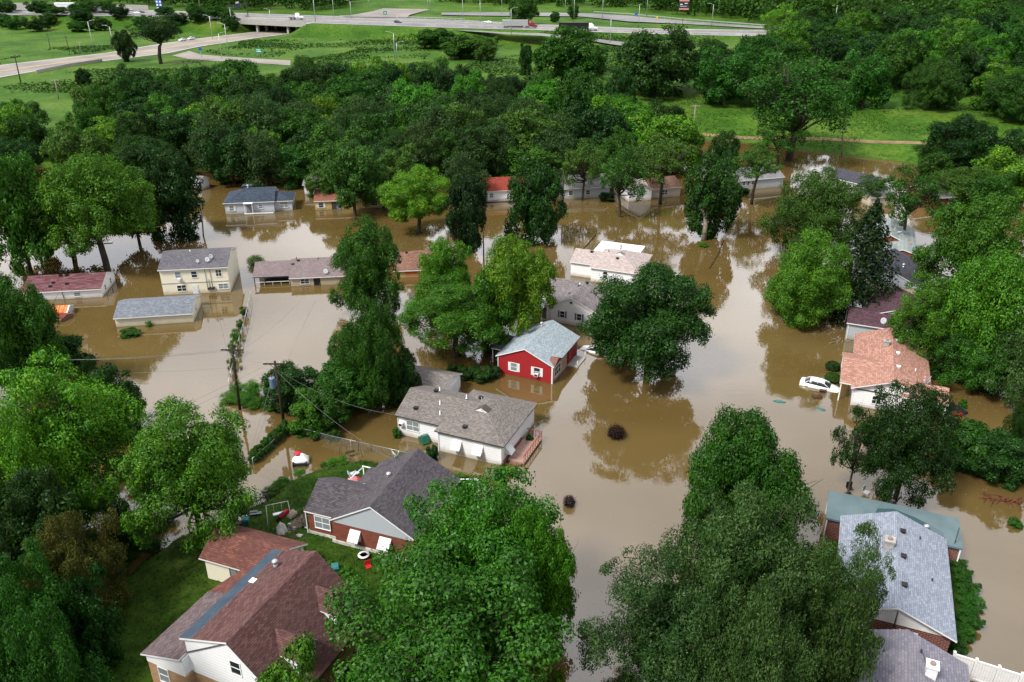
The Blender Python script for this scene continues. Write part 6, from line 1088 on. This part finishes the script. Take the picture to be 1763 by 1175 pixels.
for u, v, w_ in ((520, 745, 40), (480, 705, 36), (545, 752, 34), (575, 755, 26)): bush(u, v, w_, 1.1, 'bush1', 'mid', 'low leafy bush around the transformer pole', 'bushes at the transformer pole')
for u, v, w_ in ((1640, 805, 60), (1690, 812, 70), (1740, 822, 70), (1790, 830, 60)): bush(u, v, w_, 2.6, 'bush0', 'dark', 'dark bush of the hedge line below the black trailer', 'hedge line by the trailer')
for u, v, w_ in ((1650, 985, 44), (1660, 1010, 50), (1668, 1040, 50), (1668, 1070, 48), (1656, 1095, 44), (1645, 1120, 40)): bush(u, v, w_, .9, 'broad1', 'mid', 'green creeper clump on the bank beside the blue-lilac roof', 'creepers on the bank', z=.3)
for u, v, w_, tn in ((250, 935, 34, 'mid'), (268, 915, 30, 'dark'), (225, 960, 36, 'mid'), (290, 900, 40, 'dark'), (205, 990, 40, 'dark'), (265, 950, 34, 'dark')): bush(u, v, w_, 1.3, 'weeds0', tn, 'weedy bush along the sagging fence at the lawn edge', 'weeds on the sagging fence')
bush(490, 1000, 40, 1.0, 'bush0', 'rust', 'small brownish bush between the rust-roofed garage and the maroon house', z=.6)
RS7 = random.Random(17)
for k in range(26):
    i = 8 + k * (len(YARD) - 16) // 26; a_, b_ = YARD[8 + k % 12], YARD[9 + k % 12]; f = RS7.random(); x = a_[0] + (b_[0] - a_[0]) * f; y = a_[1] + (b_[1] - a_[1]) * f
    add_tree(x, y, -.2, .5 + .5 * RS7.random(), .5 + .5 * RS7.random(), 'weeds0', RS7.choice(['mid', 'olive', 'bright']), 0, 'tuft of long weeds where the lawn slips under the water', 'weeds', 'weeds along the lawn edge', 'weed_clump', trunk=False)
for u, v in ((545, 965), (562, 975), (580, 985), (597, 990)): bush(u, v, 26, .7, 'bush1', 'bright', 'creeper-covered low fence clump below the brick house', 'creepers on the low fence', z=.6)
for u, v, w_ in ((1495, 345, 50), (1275, 335, 30), (1640, 352, 60), (700, 352, 50), (1045, 345, 30), (890, 340, 30)): bush(u, v, w_, 1.6, 'bush0', 'dark', 'dark shrub by the far flooded houses', 'shrubs by the far houses')
# grass of the dry lawn: tufts nobody could count
def tufts():
    rs = np.random.RandomState(2); N_ = 60000; x = -62 + 62 * rs.rand(N_); y = 28 + 52 * rs.rand(N_); hgt = ground_h(x, y); k = hgt > -.10; x, y, hgt = x[k], y[k], hgt[k]; n = len(x)
    c = np.stack([x, y, hgt + .07], 1); nn = unit(np.stack([rs.normal(size=n), rs.normal(size=n), .7 + 0 * x], 1)); me = mesh_from(leaf_quads(c, nn, .10, rs, .3), 'grass_tufts')
    o = link_mesh('grass_tufts', me, LEAF['mid']); tag(o, 'short grass of the dry lawn around the brick and maroon houses', 'grass', kind='stuff')
    x = 10 + 130 * rs.rand(60000); y = 200 + 130 * rs.rand(60000); hgt = ground_h(x, y); k = (hgt > .4); x, y, hgt = x[k], y[k], hgt[k]; n = len(x); q = noise2(x, y, .25, 21) + .5 * rs.rand(n) > .25; x, y, hgt = x[q], y[q], hgt[q]; n = len(x)
    c = np.stack([x, y, hgt + .15], 1); nn = unit(np.stack([rs.normal(size=n), rs.normal(size=n), .8 + 0 * x], 1)); me = mesh_from(leaf_quads(c, nn, .26, rs, .3), 'levee_grass')
    o = link_mesh('levee_grass', me, LEAF['mid']); tag(o, 'rough long grass on the levee', 'grass', kind='stuff')
    x = -230 + 330 * rs.rand(90000); y = 300 + 170 * rs.rand(90000); hgt = ground_h(x, y); k = (hgt > .97) & (hgt < 6.8); x, y, hgt = x[k], y[k], hgt[k]
    q = (noise2(x, y, .12, 31) + .6 * rs.rand(len(x)) > .3); rdp = P2([((a[0] + b[0]) / 2, (a[1] + b[1]) / 2) for a, b in zip(RD_L, RD_R[:7])], 1); rmp = P2([((a[0] + b[0]) / 2, (a[1] + b[1]) / 2) for a, b in zip(RM_L, RM_R)], 1)
    q &= (seg_dist(x, y, rdp) > 15.5) & (seg_dist(x, y, rmp) > 9); xr_ = P2([((a[0] + b[0]) / 2, (a[1] + b[1]) / 2) for a, b in zip([(770, 50), (870, 56), (930, 57.5), (1000, 64), (1060, 71), (1110, 77)], [(770, 51.5), (870, 58.5), (930, 61.5), (1000, 68), (1060, 77.5), (1110, 84)])], 6.2); q &= seg_dist(x, y, xr_) > 7
    x, y, hgt = x[q], y[q], hgt[q]; n = len(x); c = np.stack([x, y, hgt + .15], 1); nn = unit(np.stack([rs.normal(size=n), rs.normal(size=n), 1.2 + 0 * x], 1)); me = mesh_from(leaf_quads(c, nn, .6, rs, .5), 'field_weeds')
    o = link_mesh('field_weeds', me, LEAF['olive']); tag(o, 'weeds scattered through the highway field', 'weeds', kind='stuff')
tufts()
def flecks():
    rs = np.random.RandomState(12); c = []
    for x, y, R in PLACED:
        if y > 200: continue
        m = 26; a = rs.rand(m) * 6.28; r = R * (.4 + 1.4 * rs.rand(m)); c.append(np.stack([x + r * np.cos(a), y + r * np.sin(a) - R * .3, np.full(m, .012)], 1))
    m = 1500; c.append(np.stack([-95 + 190 * rs.rand(m), 50 + 150 * rs.rand(m), np.full(m, .012)], 1)); c = np.concatenate(c)
    hgt = ground_h(c[:, 0], c[:, 1]); c = c[hgt < -.2]; n = unit(np.stack([.05 * rs.normal(size=len(c)), .05 * rs.normal(size=len(c)), np.ones(len(c))], 1))
    me = mesh_from(leaf_quads(c, n, .055, rs, .6), 'floating_leaves'); o = link_mesh('floating_leaves', me, mat('pale_leaf_litter', (.30, .27, .16), .8)); tag(o, 'leaf litter and foam flecks drifting on the floodwater', 'leaf litter', kind='stuff')
flecks()
# dead trunk
p = at(1211, 414, 0); hh = hz(p.y, 352); t = empty('dead_tree', (p.x, p.y, 0)); tag(t, 'pale forked dead tree trunk in front of the ivy-covered tree', 'dead tree')
MB().tube([(0, 0, -1), (.1, 0, hh * .4), (-.1, 0, hh * .7)], [.5, .42, .36], 9).build('trunk', M['bark_pale'], t)
for e in ((-.9, 0, hh), (.5, .2, hh * .96), (1.1, 0, hh * .92), (-1.2, .2, hh * .86)): MB().tube([(-.1, 0, hh * .62), (e[0] * .5, e[1], hh * .8), e], [.3, .2, .1], 7).build('limb', M['bark_pale'], t)
# chain-link fences
def linkmat():
    m = bpy.data.materials.new('chain_link'); m.use_nodes = True; nt = m.node_tree; nt.nodes.clear(); n = nt.nodes.new; L = nt.links.new
    out = n('ShaderNodeOutputMaterial'); tr = n('ShaderNodeBsdfTransparent'); d = n('ShaderNodeBsdfPrincipled'); d.inputs['Base Color'].default_value = (.35, .37, .37, 1); d.inputs['Metallic'].default_value = .5; d.inputs['Roughness'].default_value = .5
    tc = n('ShaderNodeTexCoord'); mp = n('ShaderNodeMapping'); mp.inputs['Rotation'].default_value = (0, math.radians(45), 0); L(tc.outputs['Object'], mp.inputs[0]); sp = n('ShaderNodeSeparateXYZ'); L(mp.outputs[0], sp.inputs[0]); res = []
    for ax in (0, 2):
        a = n('ShaderNodeMath'); a.operation = 'MULTIPLY'; a.inputs[1].default_value = 14; L(sp.outputs[ax], a.inputs[0]); f = n('ShaderNodeMath'); f.operation = 'FRACT'; L(a.outputs[0], f.inputs[0]); g = n('ShaderNodeMath'); g.operation = 'LESS_THAN'; g.inputs[1].default_value = .11; L(f.outputs[0], g.inputs[0]); res.append(g)
    mx = n('ShaderNodeMath'); mx.operation = 'MAXIMUM'; L(res[0].outputs[0], mx.inputs[0]); L(res[1].outputs[0], mx.inputs[1]); ms = n('ShaderNodeMixShader'); L(mx.outputs[0], ms.inputs[0]); L(tr.outputs[0], ms.inputs[1]); L(d.outputs[0], ms.inputs[2]); L(ms.outputs[0], out.inputs[0]); return m
M['link'] = linkmat()
def link_fence(label, pts, z, top, gap=2.6):
    t = empty('chain_link_fence', at(*pts[0], z)); tag(t, label, 'fence'); o = at(*pts[0], z)
    for a, b in zip(pts[:-1], pts[1:]):
        A, B = at(*a, z) - o, at(*b, z) - o; L = (B - A).length; e = empty('section', A, math.atan2((B - A).y, (B - A).x)); T = Matrix.Translation(A) @ Matrix.Rotation(e.rotation_euler.z, 4, 'Z'); bpy.data.objects.remove(e)
        MB().tube([T @ Vector((0, 0, top)), T @ Vector((L, 0, top))], .026, 5).build('top_rail', M['steel'], t)
        f = MB(); f.face([(0, 0, -.5), (L, 0, -.5), (L, 0, top), (0, 0, top)]); fo = f.build('mesh_panel', M['link'], t); fo.location = A; fo.rotation_euler.z = math.atan2((B - A).y, (B - A).x)
        n = max(1, round(L / gap))
        for k in range(n + 1): MB().tube([T @ Vector((L * k / n, 0, -1)), T @ Vector((L * k / n, 0, top + .05))], .032, 5).build('post', M['steel'], t)
link_fence('chain-link fence running from the transformer pole to the awning house', [(500, 744), (569, 762), (640, 778), (712, 794)], 0, .9); link_fence('short chain-link return at the corner of the awning house', [(728, 800), (746, 782)], 0, .9)
link_fence('long vine-grown chain-link fence between the cream outbuilding and open water', [(433, 515), (424, 560), (410, 610), (396, 672)], 0, 1.3); link_fence('hedge-covered chain-link fence from the transformer pole toward the green tree', [(497, 746), (466, 776), (436, 802)], 0, .9)
link_fence('sagging chain-link fence at the edge of the dark lawn', [(183, 990), (242, 945), (288, 906)], 0, 1.1); link_fence('chain-link fence behind the scrap pile', [(405, 905), (432, 880)], 0, 1.1)
def rod_line(label, pts, z, r=.05, m='wood_dark', name='fence_rail'): o = MB().tube([at(u, v, z) for u, v in pts], r, 5).build(name, M[m]); tag(o, label, 'rail')
rod_line('dark fence rail slanting out of the water near the pale dead trunk', [(1246, 414), (1236, 438), (1221, 463)], .08, .09); rod_line('dark fence rail beside the bright white flat roof', [(1026, 404), (1014, 418), (1002, 431)], .1, .09)
# white vinyl fence
a, b_ = at(1635, 1152, .4), at(1790, 1202, .4); t = empty('vinyl_fence', a, heading(a, b_)); tag(t, 'white vinyl fence beside the purple-grey roof', 'fence'); L = (b_ - a).length; n = 4
for k in range(n + 1):
    x = L * k / n; po = MB().box(x - .08, x + .08, -.08, .08, -.8, 1.75).build('post', M['white'], t); MB().solid([(x - .11, -.11, 1.75), (x + .11, -.11, 1.75), (x + .11, .11, 1.75), (x - .11, .11, 1.75), (x, 0, 1.9)], [(0, 3, 2, 1), (0, 1, 4), (1, 2, 4), (2, 3, 4), (3, 0, 4)]).build('post_cap', M['white'], po)
    if k < n:
        b = MB(); x1 = L * (k + 1) / n; b.box(x + .08, x1 - .08, -.05, .05, 1.45, 1.6); b.box(x + .08, x1 - .08, -.05, .05, -.3, -.15)
        m_ = int((x1 - x) / .2)
        for q in range(m_): xx = x + .1 + (x1 - x - .2) * q / m_; b.box(xx, xx + (x1 - x - .2) / m_ - .012, -.02, .02, -.15, 1.45)
        b.build('panel', M['white'], t)
# ------------------------------------------------------------------ yard things
def place(name, label, cat, u, v, z=0., rz=0., group=None): p = at(u, v, z); t = empty(name, (p.x, p.y, z), rz); tag(t, label, cat, group); return t
def bin_(label, u, v, m, z=0., rz=.3, tilt=0., s=1.):
    t = place('wheelie_bin', label, 'bin', u, v, z, rz); t.rotation_euler = (tilt, 0, rz); t.scale = (s, s, s)
    MB().solid([(-.25, -.3, -.4), (.25, -.3, -.4), (.25, .3, -.4), (-.25, .3, -.4), (-.32, -.38, .62), (.32, -.38, .62), (.32, .38, .62), (-.32, .38, .62)], [(3, 2, 1, 0), (4, 5, 6, 7), (0, 1, 5, 4), (1, 2, 6, 5), (2, 3, 7, 6), (3, 0, 4, 7)]).build('body', M[m], t)
    MB().solid([(-.35, -.44, .63), (.35, -.44, .63), (.35, .40, .63), (-.35, .40, .63), (-.28, -.34, .76), (.28, -.34, .76), (.28, .30, .76), (-.28, .30, .76)], [(3, 2, 1, 0), (4, 5, 6, 7), (0, 1, 5, 4), (1, 2, 6, 5), (2, 3, 7, 6), (3, 0, 4, 7)]).build('lid', M[m], t); MB().tube([(-.3, .45, .6), (.3, .45, .6)], .03, 6).build('handle', M['black'], t)
bin_('green bin tipped against the awning house wall', 728, 757, 'green_plastic', .1, .5, 1.1, 1.3); bin_('green bin floating in water beyond the spreading tree', 219, 824, 'green_plastic', -.1, .3, .25, 1.15); bin_('teal bin between the brick house and the maroon house', 578, 985, 'teal_plastic', .8, .2); bin_('teal bin partly hidden behind the rust-roofed garage', 424, 903, 'teal_plastic', .5, .2)
def drum(label, u, v, m, rz, r=.3, L=1.1, z=.05): t = place('drum', label, 'drum', u, v, z, rz); MB().tube([(-L / 2, 0, 0), (-L / 2 + .04, 0, 0), (L / 2 - .04, 0, 0), (L / 2, 0, 0)], [r * .94, r, r, r * .94], 16).build('barrel', M[m], t); [MB().tube([(x - .02, 0, 0), (x + .02, 0, 0)], r * 1.05, 16).build('hoop', M['black'], t) for x in (-L * .3, 0, L * .3)]
M['rusty'] = noisy('rusty_brown', (.05, .025, .018), (.10, .05, .035), 5, .8); drum('brown drum floating near the stranded white sedan', 1407, 684, 'rusty', .05); drum('blue drum floating at the salmon house wall', 1502, 697, 'sblue', .4, .25, .9)
def junk(name, label, cat, u, v, z, parts, rz=0., group=None):
    t = place(name, label, cat, u, v, z, rz, group)
    for nm, m, fn in parts: b = MB(); fn(b); b.build(nm, M[m], t)
    return t
junk('toy_kayak', 'teal plastic scrap floating in the street, farther from the sedan', 'debris', 1342, 692, 0, [('hull', 'teal_plastic', lambda b: loft(b, [(-.7, .1, -.1, 0, .08, .05), (-.2, .28, -.1, .05, .14, .15), (.3, .24, -.1, .04, .1, .12), (.75, .08, -.1, 0, .04, .03)]))], -.3)
junk('toy_kayak', 'teal plastic scrap floating in the street below the brown drum', 'debris', 1411, 704, 0, [('hull', 'teal_plastic', lambda b: loft(b, [(-.6, .06, -.1, 0, .05, .03), (-.1, .2, -.1, .04, .1, .1), (.4, .26, -.1, .05, .12, .15), (.7, .1, -.1, 0, .06, .05)]))], -.7)
junk('tool_box', 'small dark box floating beside the brown drum', 'box', 1416, 675, 0, [('body', 'black', lambda b: b.box(-.35, .35, -.2, .2, -.1, .18)), ('lid', 'rusty', lambda b: b.box(-.37, .37, -.22, .22, .18, .26))], -.3)
junk('grill', 'black grill floating against the salmon house wall', 'grill', 1487, 694, 0, [('bowl', 'black', lambda b: b.lathe([(.1, -.3), (.35, -.1), (.42, .1), (.36, .3), (.1, .42), (0, .43)], n=14)), ('leg', 'black', lambda b: b.tube([(.3, 0, 0), (.6, 0, -.5)], .03, 5)), ('handle', 'steel', lambda b: b.tube([(-.12, -.1, .46), (.12, -.1, .46)], .025, 5))])
junk('trailer', 'black utility trailer with a red mower on it, in water beyond the salmon roof', 'trailer', 1641, 706, 0, [('bed', 'black', lambda b: b.box(-.75, .75, -1.4, 1.2, .05, .35)), ('tailgate', 'dtrim', lambda b: b.box(-.75, .75, 1.2, 1.28, .05, .75)), ('wheel', 'rubber', lambda b: b.tube([(.8, 0, .1), (1.0, 0, .1)], .32, 12)), ('drawbar', 'dtrim', lambda b: b.tube([(0, -1.4, .2), (0, -2.2, .1)], .05, 5))], .35)
junk('lawn_mower', 'red mower at the near end of the black trailer', 'mower', 1648, 714, .2, [('deck', 'red', lambda b: b.box(-.35, .35, -.4, .4, 0, .25)), ('engine', 'black', lambda b: b.lathe([(.2, .25), (.2, .45), (.12, .5), (0, .5)], n=10)), ('handle', 'black', lambda b: b.tube([(-.2, .4, .2), (-.2, .9, .7), (.2, .9, .7), (.2, .4, .2)], .03, 5))], .35)
# tarp-covered mower in the flooded yard
def tarp_lump(label, u, v, z, sx, sy, sz, m, seed, rz=0., extra=None, name='covered_mower', cat='covered machine'):
    t = place(name, label, cat, u, v, z, rz); rs = np.random.RandomState(seed); n, k = 18, 7; b = MB(); i0 = 0
    for j in range(k):
        f = j / (k - 1); zz = sz * (1 - f ** 1.0) if j else sz
        for q in range(n):
            a = 2 * math.pi * q / n; sq = 1 / max(abs(math.cos(a)), abs(math.sin(a))) ** .55; fold = 1 + (.10 * math.sin(a * 5 + seed) + .05 * rs.normal()) * f; rr = (.25 + .75 * min(1, f * 1.6)) * sq * fold * .82; b.v.append((math.cos(a) * sx * rr, math.sin(a) * sy * rr, zz + .06 * rs.normal() * (1 - f)))
    for j in range(k - 1):
        for q in range(n): b.f.append((j * n + q, j * n + (q + 1) % n, (j + 1) * n + (q + 1) % n, (j + 1) * n + q)); b.m.append(0); b.sm.append(True)
    b.f.append(tuple(range(n))); b.m.append(0); b.sm.append(True); b.build('cover', M[m], t)
    if extra: extra(t)
    return t
def ex1(t): MB().lathe([(.42, .98), (.40, 1.06), (.2, 1.12), (0, 1.14)], (-.25, .1, 0), 12).build('red_cloth', M['red'], t); MB().box(-.7, .7, -.78, -.5, -.1, .25).build('bumper', M['car_dark'], t); [MB().tube([(x, -.6, .05), (x + .12, -.6, .05)], .3, 12).build('wheel', M['rubber'], t) for x in (-.75, .6)]
tarp_lump('white-sheeted small machine with a red cloth on top, in the flooded yard', 518, 795, .1, 1.05, .8, 1.0, 'white', 4, .1, ex1)
tarp_lump('grey tarp draped over a machine by the patio rubble', 486, 918, .5, .6, .85, 1.1, 'tarp', 9, .4)
tarp_lump('tan padded chair cover by the red motorbike', 504, 890, .5, .5, .7, .75, 'w_tan', 12, -.5, name='covered_chair', cat='covered chair')
junk('board', 'white board lying before the tan chair cover', 'board', 496, 905, .6, [('panel', 'white', lambda b: b.box(-.45, .45, -.28, .28, 0, .05)), ('batten', 'trim', lambda b: b.box(-.45, .45, -.04, .04, .05, .08))], .4)
def moto(b): loft(b, [(-.6, .1, .4, .6, .7, .08), (-.1, .16, .35, .6, .75, .1), (.35, .14, .4, .7, .85, .08), (.7, .05, .5, .6, .65, .03)])
junk('motorbike', 'red motorbike on the grass under the white swing frame', 'motorbike', 490, 893, .5, [('body', 'red', moto), ('wheel', 'rubber', lambda b: b.tube([(-.65, -.06, .3), (-.65, .06, .3)], .3, 14)), ('wheel', 'rubber', lambda b: b.tube([(.65, -.06, .3), (.65, .06, .3)], .3, 14)), ('handlebar', 'black', lambda b: b.tube([(.5, -.3, 1.0), (.55, 0, .85), (.5, .3, 1.0)], .025, 5)), ('seat', 'black', lambda b: b.box(-.5, 0, -.1, .1, .72, .8))], 1.0)
# white swing frame on the lawn
def frameobj(label, u, v, z, w, hgt, m, rz, name='swing_frame', r=.028):
    t = place(name, label, 'swing frame', u, v, z, rz); MB().tube([(-w / 2, 0, hgt), (w / 2, 0, hgt)], r, 6).build('top_bar', M[m], t)
    for sg in (-1, 1):
        for y in (-.7, .7): MB().tube([(sg * w / 2, 0, hgt), (sg * (w / 2 + .1), y, -.1)], r, 6).build('leg', M[m], t)
    for x in (-w * .18, w * .18): MB().tube([(x, 0, hgt), (x, .1, hgt * .35)], .012, 4).build('rope', M[m], t)
    MB().box(-w * .25, w * .25, -.1, .25, hgt * .33, hgt * .37).build('seat', M['trim' if m == 'white' else 'wood_dark'], t)
frameobj('white metal swing frame on the lawn edge', 481, 895, .5, 2.0, 1.9, 'white', .35); frameobj('dark metal swing frame half sunk in the flooded yard', 604, 787, 0, 2.0, 1.7, 'dtrim', .5)
# bicycles and scrap
def bike(label, u, v, z, rz, group=None, m='black'):
    t = place('bicycle', label, 'bicycle', u, v, z, rz, group)
    for x in (-.52, .52):
        b = MB(); pts = [(x + .33 * math.cos(q * math.pi / 8), 0, .33 + .33 * math.sin(q * math.pi / 8)) for q in range(17)]; b.tube(pts, .025, 4, cap=False); b.build('wheel', M['rubber'], t)
    b = MB(); [b.tube([p, q], .02, 4) for p, q in (((-.52, 0, .33), (-.12, 0, .33)), ((-.12, 0, .33), (-.22, 0, .85)), ((-.12, 0, .33), (.38, 0, .8)), ((-.2, 0, .78), (.36, 0, .82)), ((.38, 0, .85), (.52, 0, .33)), ((-.52, 0, .33), (-.2, 0, .78)))]; b.build('frame', M[m], t)
    MB().box(-.34, -.1, -.06, .06, .85, .9).build('saddle', M['black'], t); MB().tube([(.36, -.25, .95), (.38, 0, .9), (.36, .25, .95)], .02, 4).build('handlebar', M['steel'], t)
for k, (u, v, rz) in enumerate(((446, 868, .3), (452, 862, 1.2), (440, 876, .8), (459, 862, 2.0))): bike('black bicycle leaning in the tangle by the water edge', u, v, .25, rz, 'tangled bicycles by the water')
bike('bicycle lying against the brick house wall', 524, 905, .6, 1.1); bike('bicycle parked on the patio rubble', 519, 893, .6, .5)
for k, (u, v) in enumerate(((511, 928), (522, 933), (515, 915))): t = place('tyre', 'old black tyre on the patio rubble', 'tyre', u, v, .65, 0, 'tyres on the patio'); b = MB(); b.tube([(.3 * math.cos(q * math.pi / 7), .3 * math.sin(q * math.pi / 7), .08) for q in range(15)], .09, 6, cap=False); b.build('tread', M['rubber'], t)
# patio slab and rubble
p0 = [at(u, v, .78) for u, v in ((498, 900), (523, 884), (534, 930), (516, 944), (492, 930))]; b = MB(); b.prism([(p.x, p.y) for p in p0], .45, .80, 'z'); tag(b.build('patio', M['soil']), kind='structure')
rs_ = random.Random(5)
for k in range(14): u, v = 498 + 30 * rs_.random(), 895 + 38 * rs_.random(); t = at(u, v, .82); b = MB(); s_ = .1 + .16 * rs_.random(); T = Matrix.Translation((t.x, t.y, .82)) @ Matrix.Rotation(rs_.random() * 3, 4, 'Z') @ Matrix.Rotation(.3, 4, 'X'); b.box(-s_, s_, -s_ * .7, s_ * .7, -.05, s_ * .6, M=T); tag(b.build('rubble_block', M[rs_.choice(['concrete', 'black', 'wood_dark', 'steel'])]), 'piece of rubble strewn on the patio by the brick house', 'rubble', 'rubble on the patio')
junk('garden_table', 'round white table below the brick house foundation', 'table', 627, 966, .5, [('table_top', 'white', lambda b: b.lathe([(.5, .66), (.52, .69), (.5, .72), (.3, .72), (.28, .69), (0, .69)], n=18)), ('leg', 'steel', lambda b: b.tube([(0, 0, 0), (0, 0, .68)], .04, 6))])
junk('garden_chair', 'red garden chair near the round white table', 'chair', 635, 982, .5, [('seat', 'red', lambda b: b.box(-.25, .25, -.25, .25, .38, .44)), ('backrest', 'red', lambda b: b.box(-.25, .25, .22, .28, .44, .9)), ('leg', 'red', lambda b: b.box(-.25, -.2, -.25, -.2, 0, .38)), ('leg', 'red', lambda b: b.box(.2, .25, -.25, -.2, 0, .38)), ('leg', 'red', lambda b: b.box(-.25, -.2, .2, .25, 0, .38)), ('leg', 'red', lambda b: b.box(.2, .25, .2, .25, 0, .38))], .4)
tarp_lump('pink paddling pool toy behind the brick house', 608, 830, .5, .7, .55, .7, 'pink', 3, .2, name='pool_toy', cat='pool toy'); tarp_lump('red cushion heap next to the pink pool toy', 618, 829, .5, .5, .4, .5, 'red', 6, .2, name='cushion', cat='cushion'); tarp_lump('pale green cloth on the grass behind the brick house', 611, 816, .6, .6, .3, .25, 'dish', 8, .2, name='cloth', cat='cloth')
junk('cooler', 'white cooler box behind the rust-roofed garage', 'cooler', 418, 900, .5, [('body', 'white', lambda b: b.box(-.5, .5, -.3, .3, 0, .45)), ('lid', 'white', lambda b: b.box(-.53, .53, -.33, .33, .45, .56))], .3)
for u, v in ((433, 887), (440, 889)): junk('garden_bench', 'dark blue low bench beside the scrap tangle', 'bench', u, v, .4, [('seat', 'car_dark', lambda b: b.box(-.6, .6, -.2, .2, .3, .36)), ('leg', 'dtrim', lambda b: b.box(-.55, -.48, -.15, .15, 0, .3)), ('leg', 'dtrim', lambda b: b.box(.48, .55, -.15, .15, 0, .3))], .2, 'benches by the scrap tangle')
def brush_pile(label, u, v, n, spread, m, seed): 
    r = random.Random(seed); t = at(u, v, 0); b = MB()
    for k in range(n): a = r.random() * 6.28; x, y = r.gauss(0, spread), r.gauss(0, spread * .5); l = .5 + r.random(); b.tube([(t.x + x, t.y + y, -.1), (t.x + x + l * .5 * math.cos(a), t.y + y + l * .5 * math.sin(a), .2 + .2 * r.random()), (t.x + x + l * math.cos(a), t.y + y + l * math.sin(a), .05)], [.05, .04, .01], 4)
    tag(b.build('brush_pile', M[m]), label, 'brush pile')
M['redtwig'] = noisy('reddish_twigs', (.07, .015, .015), (.18, .05, .04), 3, .9); brush_pile('reddish floating branches beyond the teal flat roof', 1722, 862, 34, .9, 'redtwig', 3); brush_pile('small raft of sticks in the pale water by the sagging fence', 228, 905, 14, .5, 'wood_dark', 6); brush_pile('dark sticks drifting off the garage gutter by the plum house', 1452, 590, 10, .6, 'bark_pale', 7)
junk('foam_board', 'white foam board floating by the large leaning tree', 'board', 187, 418, 0, [('panel', 'white', lambda b: b.box(-.7, .7, -.4, .4, 0, .12)), ('edge_strip', 'trim', lambda b: b.box(-.72, .72, -.42, -.38, 0, .14))], .2)
junk('stairs', 'white slatted steps beside the ivy-dark trunk and flat carport', 'steps', 852, 578, 0, [('tread', 'tarp', lambda b: b.box(-.7, .7, -.3, 0, .1, .16)), ('tread', 'tarp', lambda b: b.box(-.7, .7, 0, .3, .35, .41)), ('tread', 'tarp', lambda b: b.box(-.7, .7, .3, .6, .6, .66)), ('side_panel', 'white', lambda b: b.box(-.75, -.7, -.3, .7, -.2, 1.4)), ('side_panel', 'white', lambda b: b.box(.7, .75, -.3, .7, -.2, 1.4))], -.4)
for k, (u, v) in enumerate(((1462, 846), (1490, 852), (1512, 858), (1532, 866))): junk('patio_chair', 'jumbled patio chair at the far edge of the teal flat roof', 'chair', u, v, 0, [('seat', 'tarp' if k % 2 else 'black', lambda b: b.box(-.3, .3, -.3, .3, .3, .36)), ('backrest', 'tarp' if k % 2 else 'black', lambda b: b.box(-.3, .3, .26, .32, .36, .95)), ('leg', 'steel', lambda b: b.tube([(-.28, -.28, -.3), (-.28, -.28, .3)], .02, 4)), ('leg', 'steel', lambda b: b.tube([(.28, -.28, -.3), (.28, -.28, .3)], .02, 4))], k * .7, 'patio chairs by the teal roof')
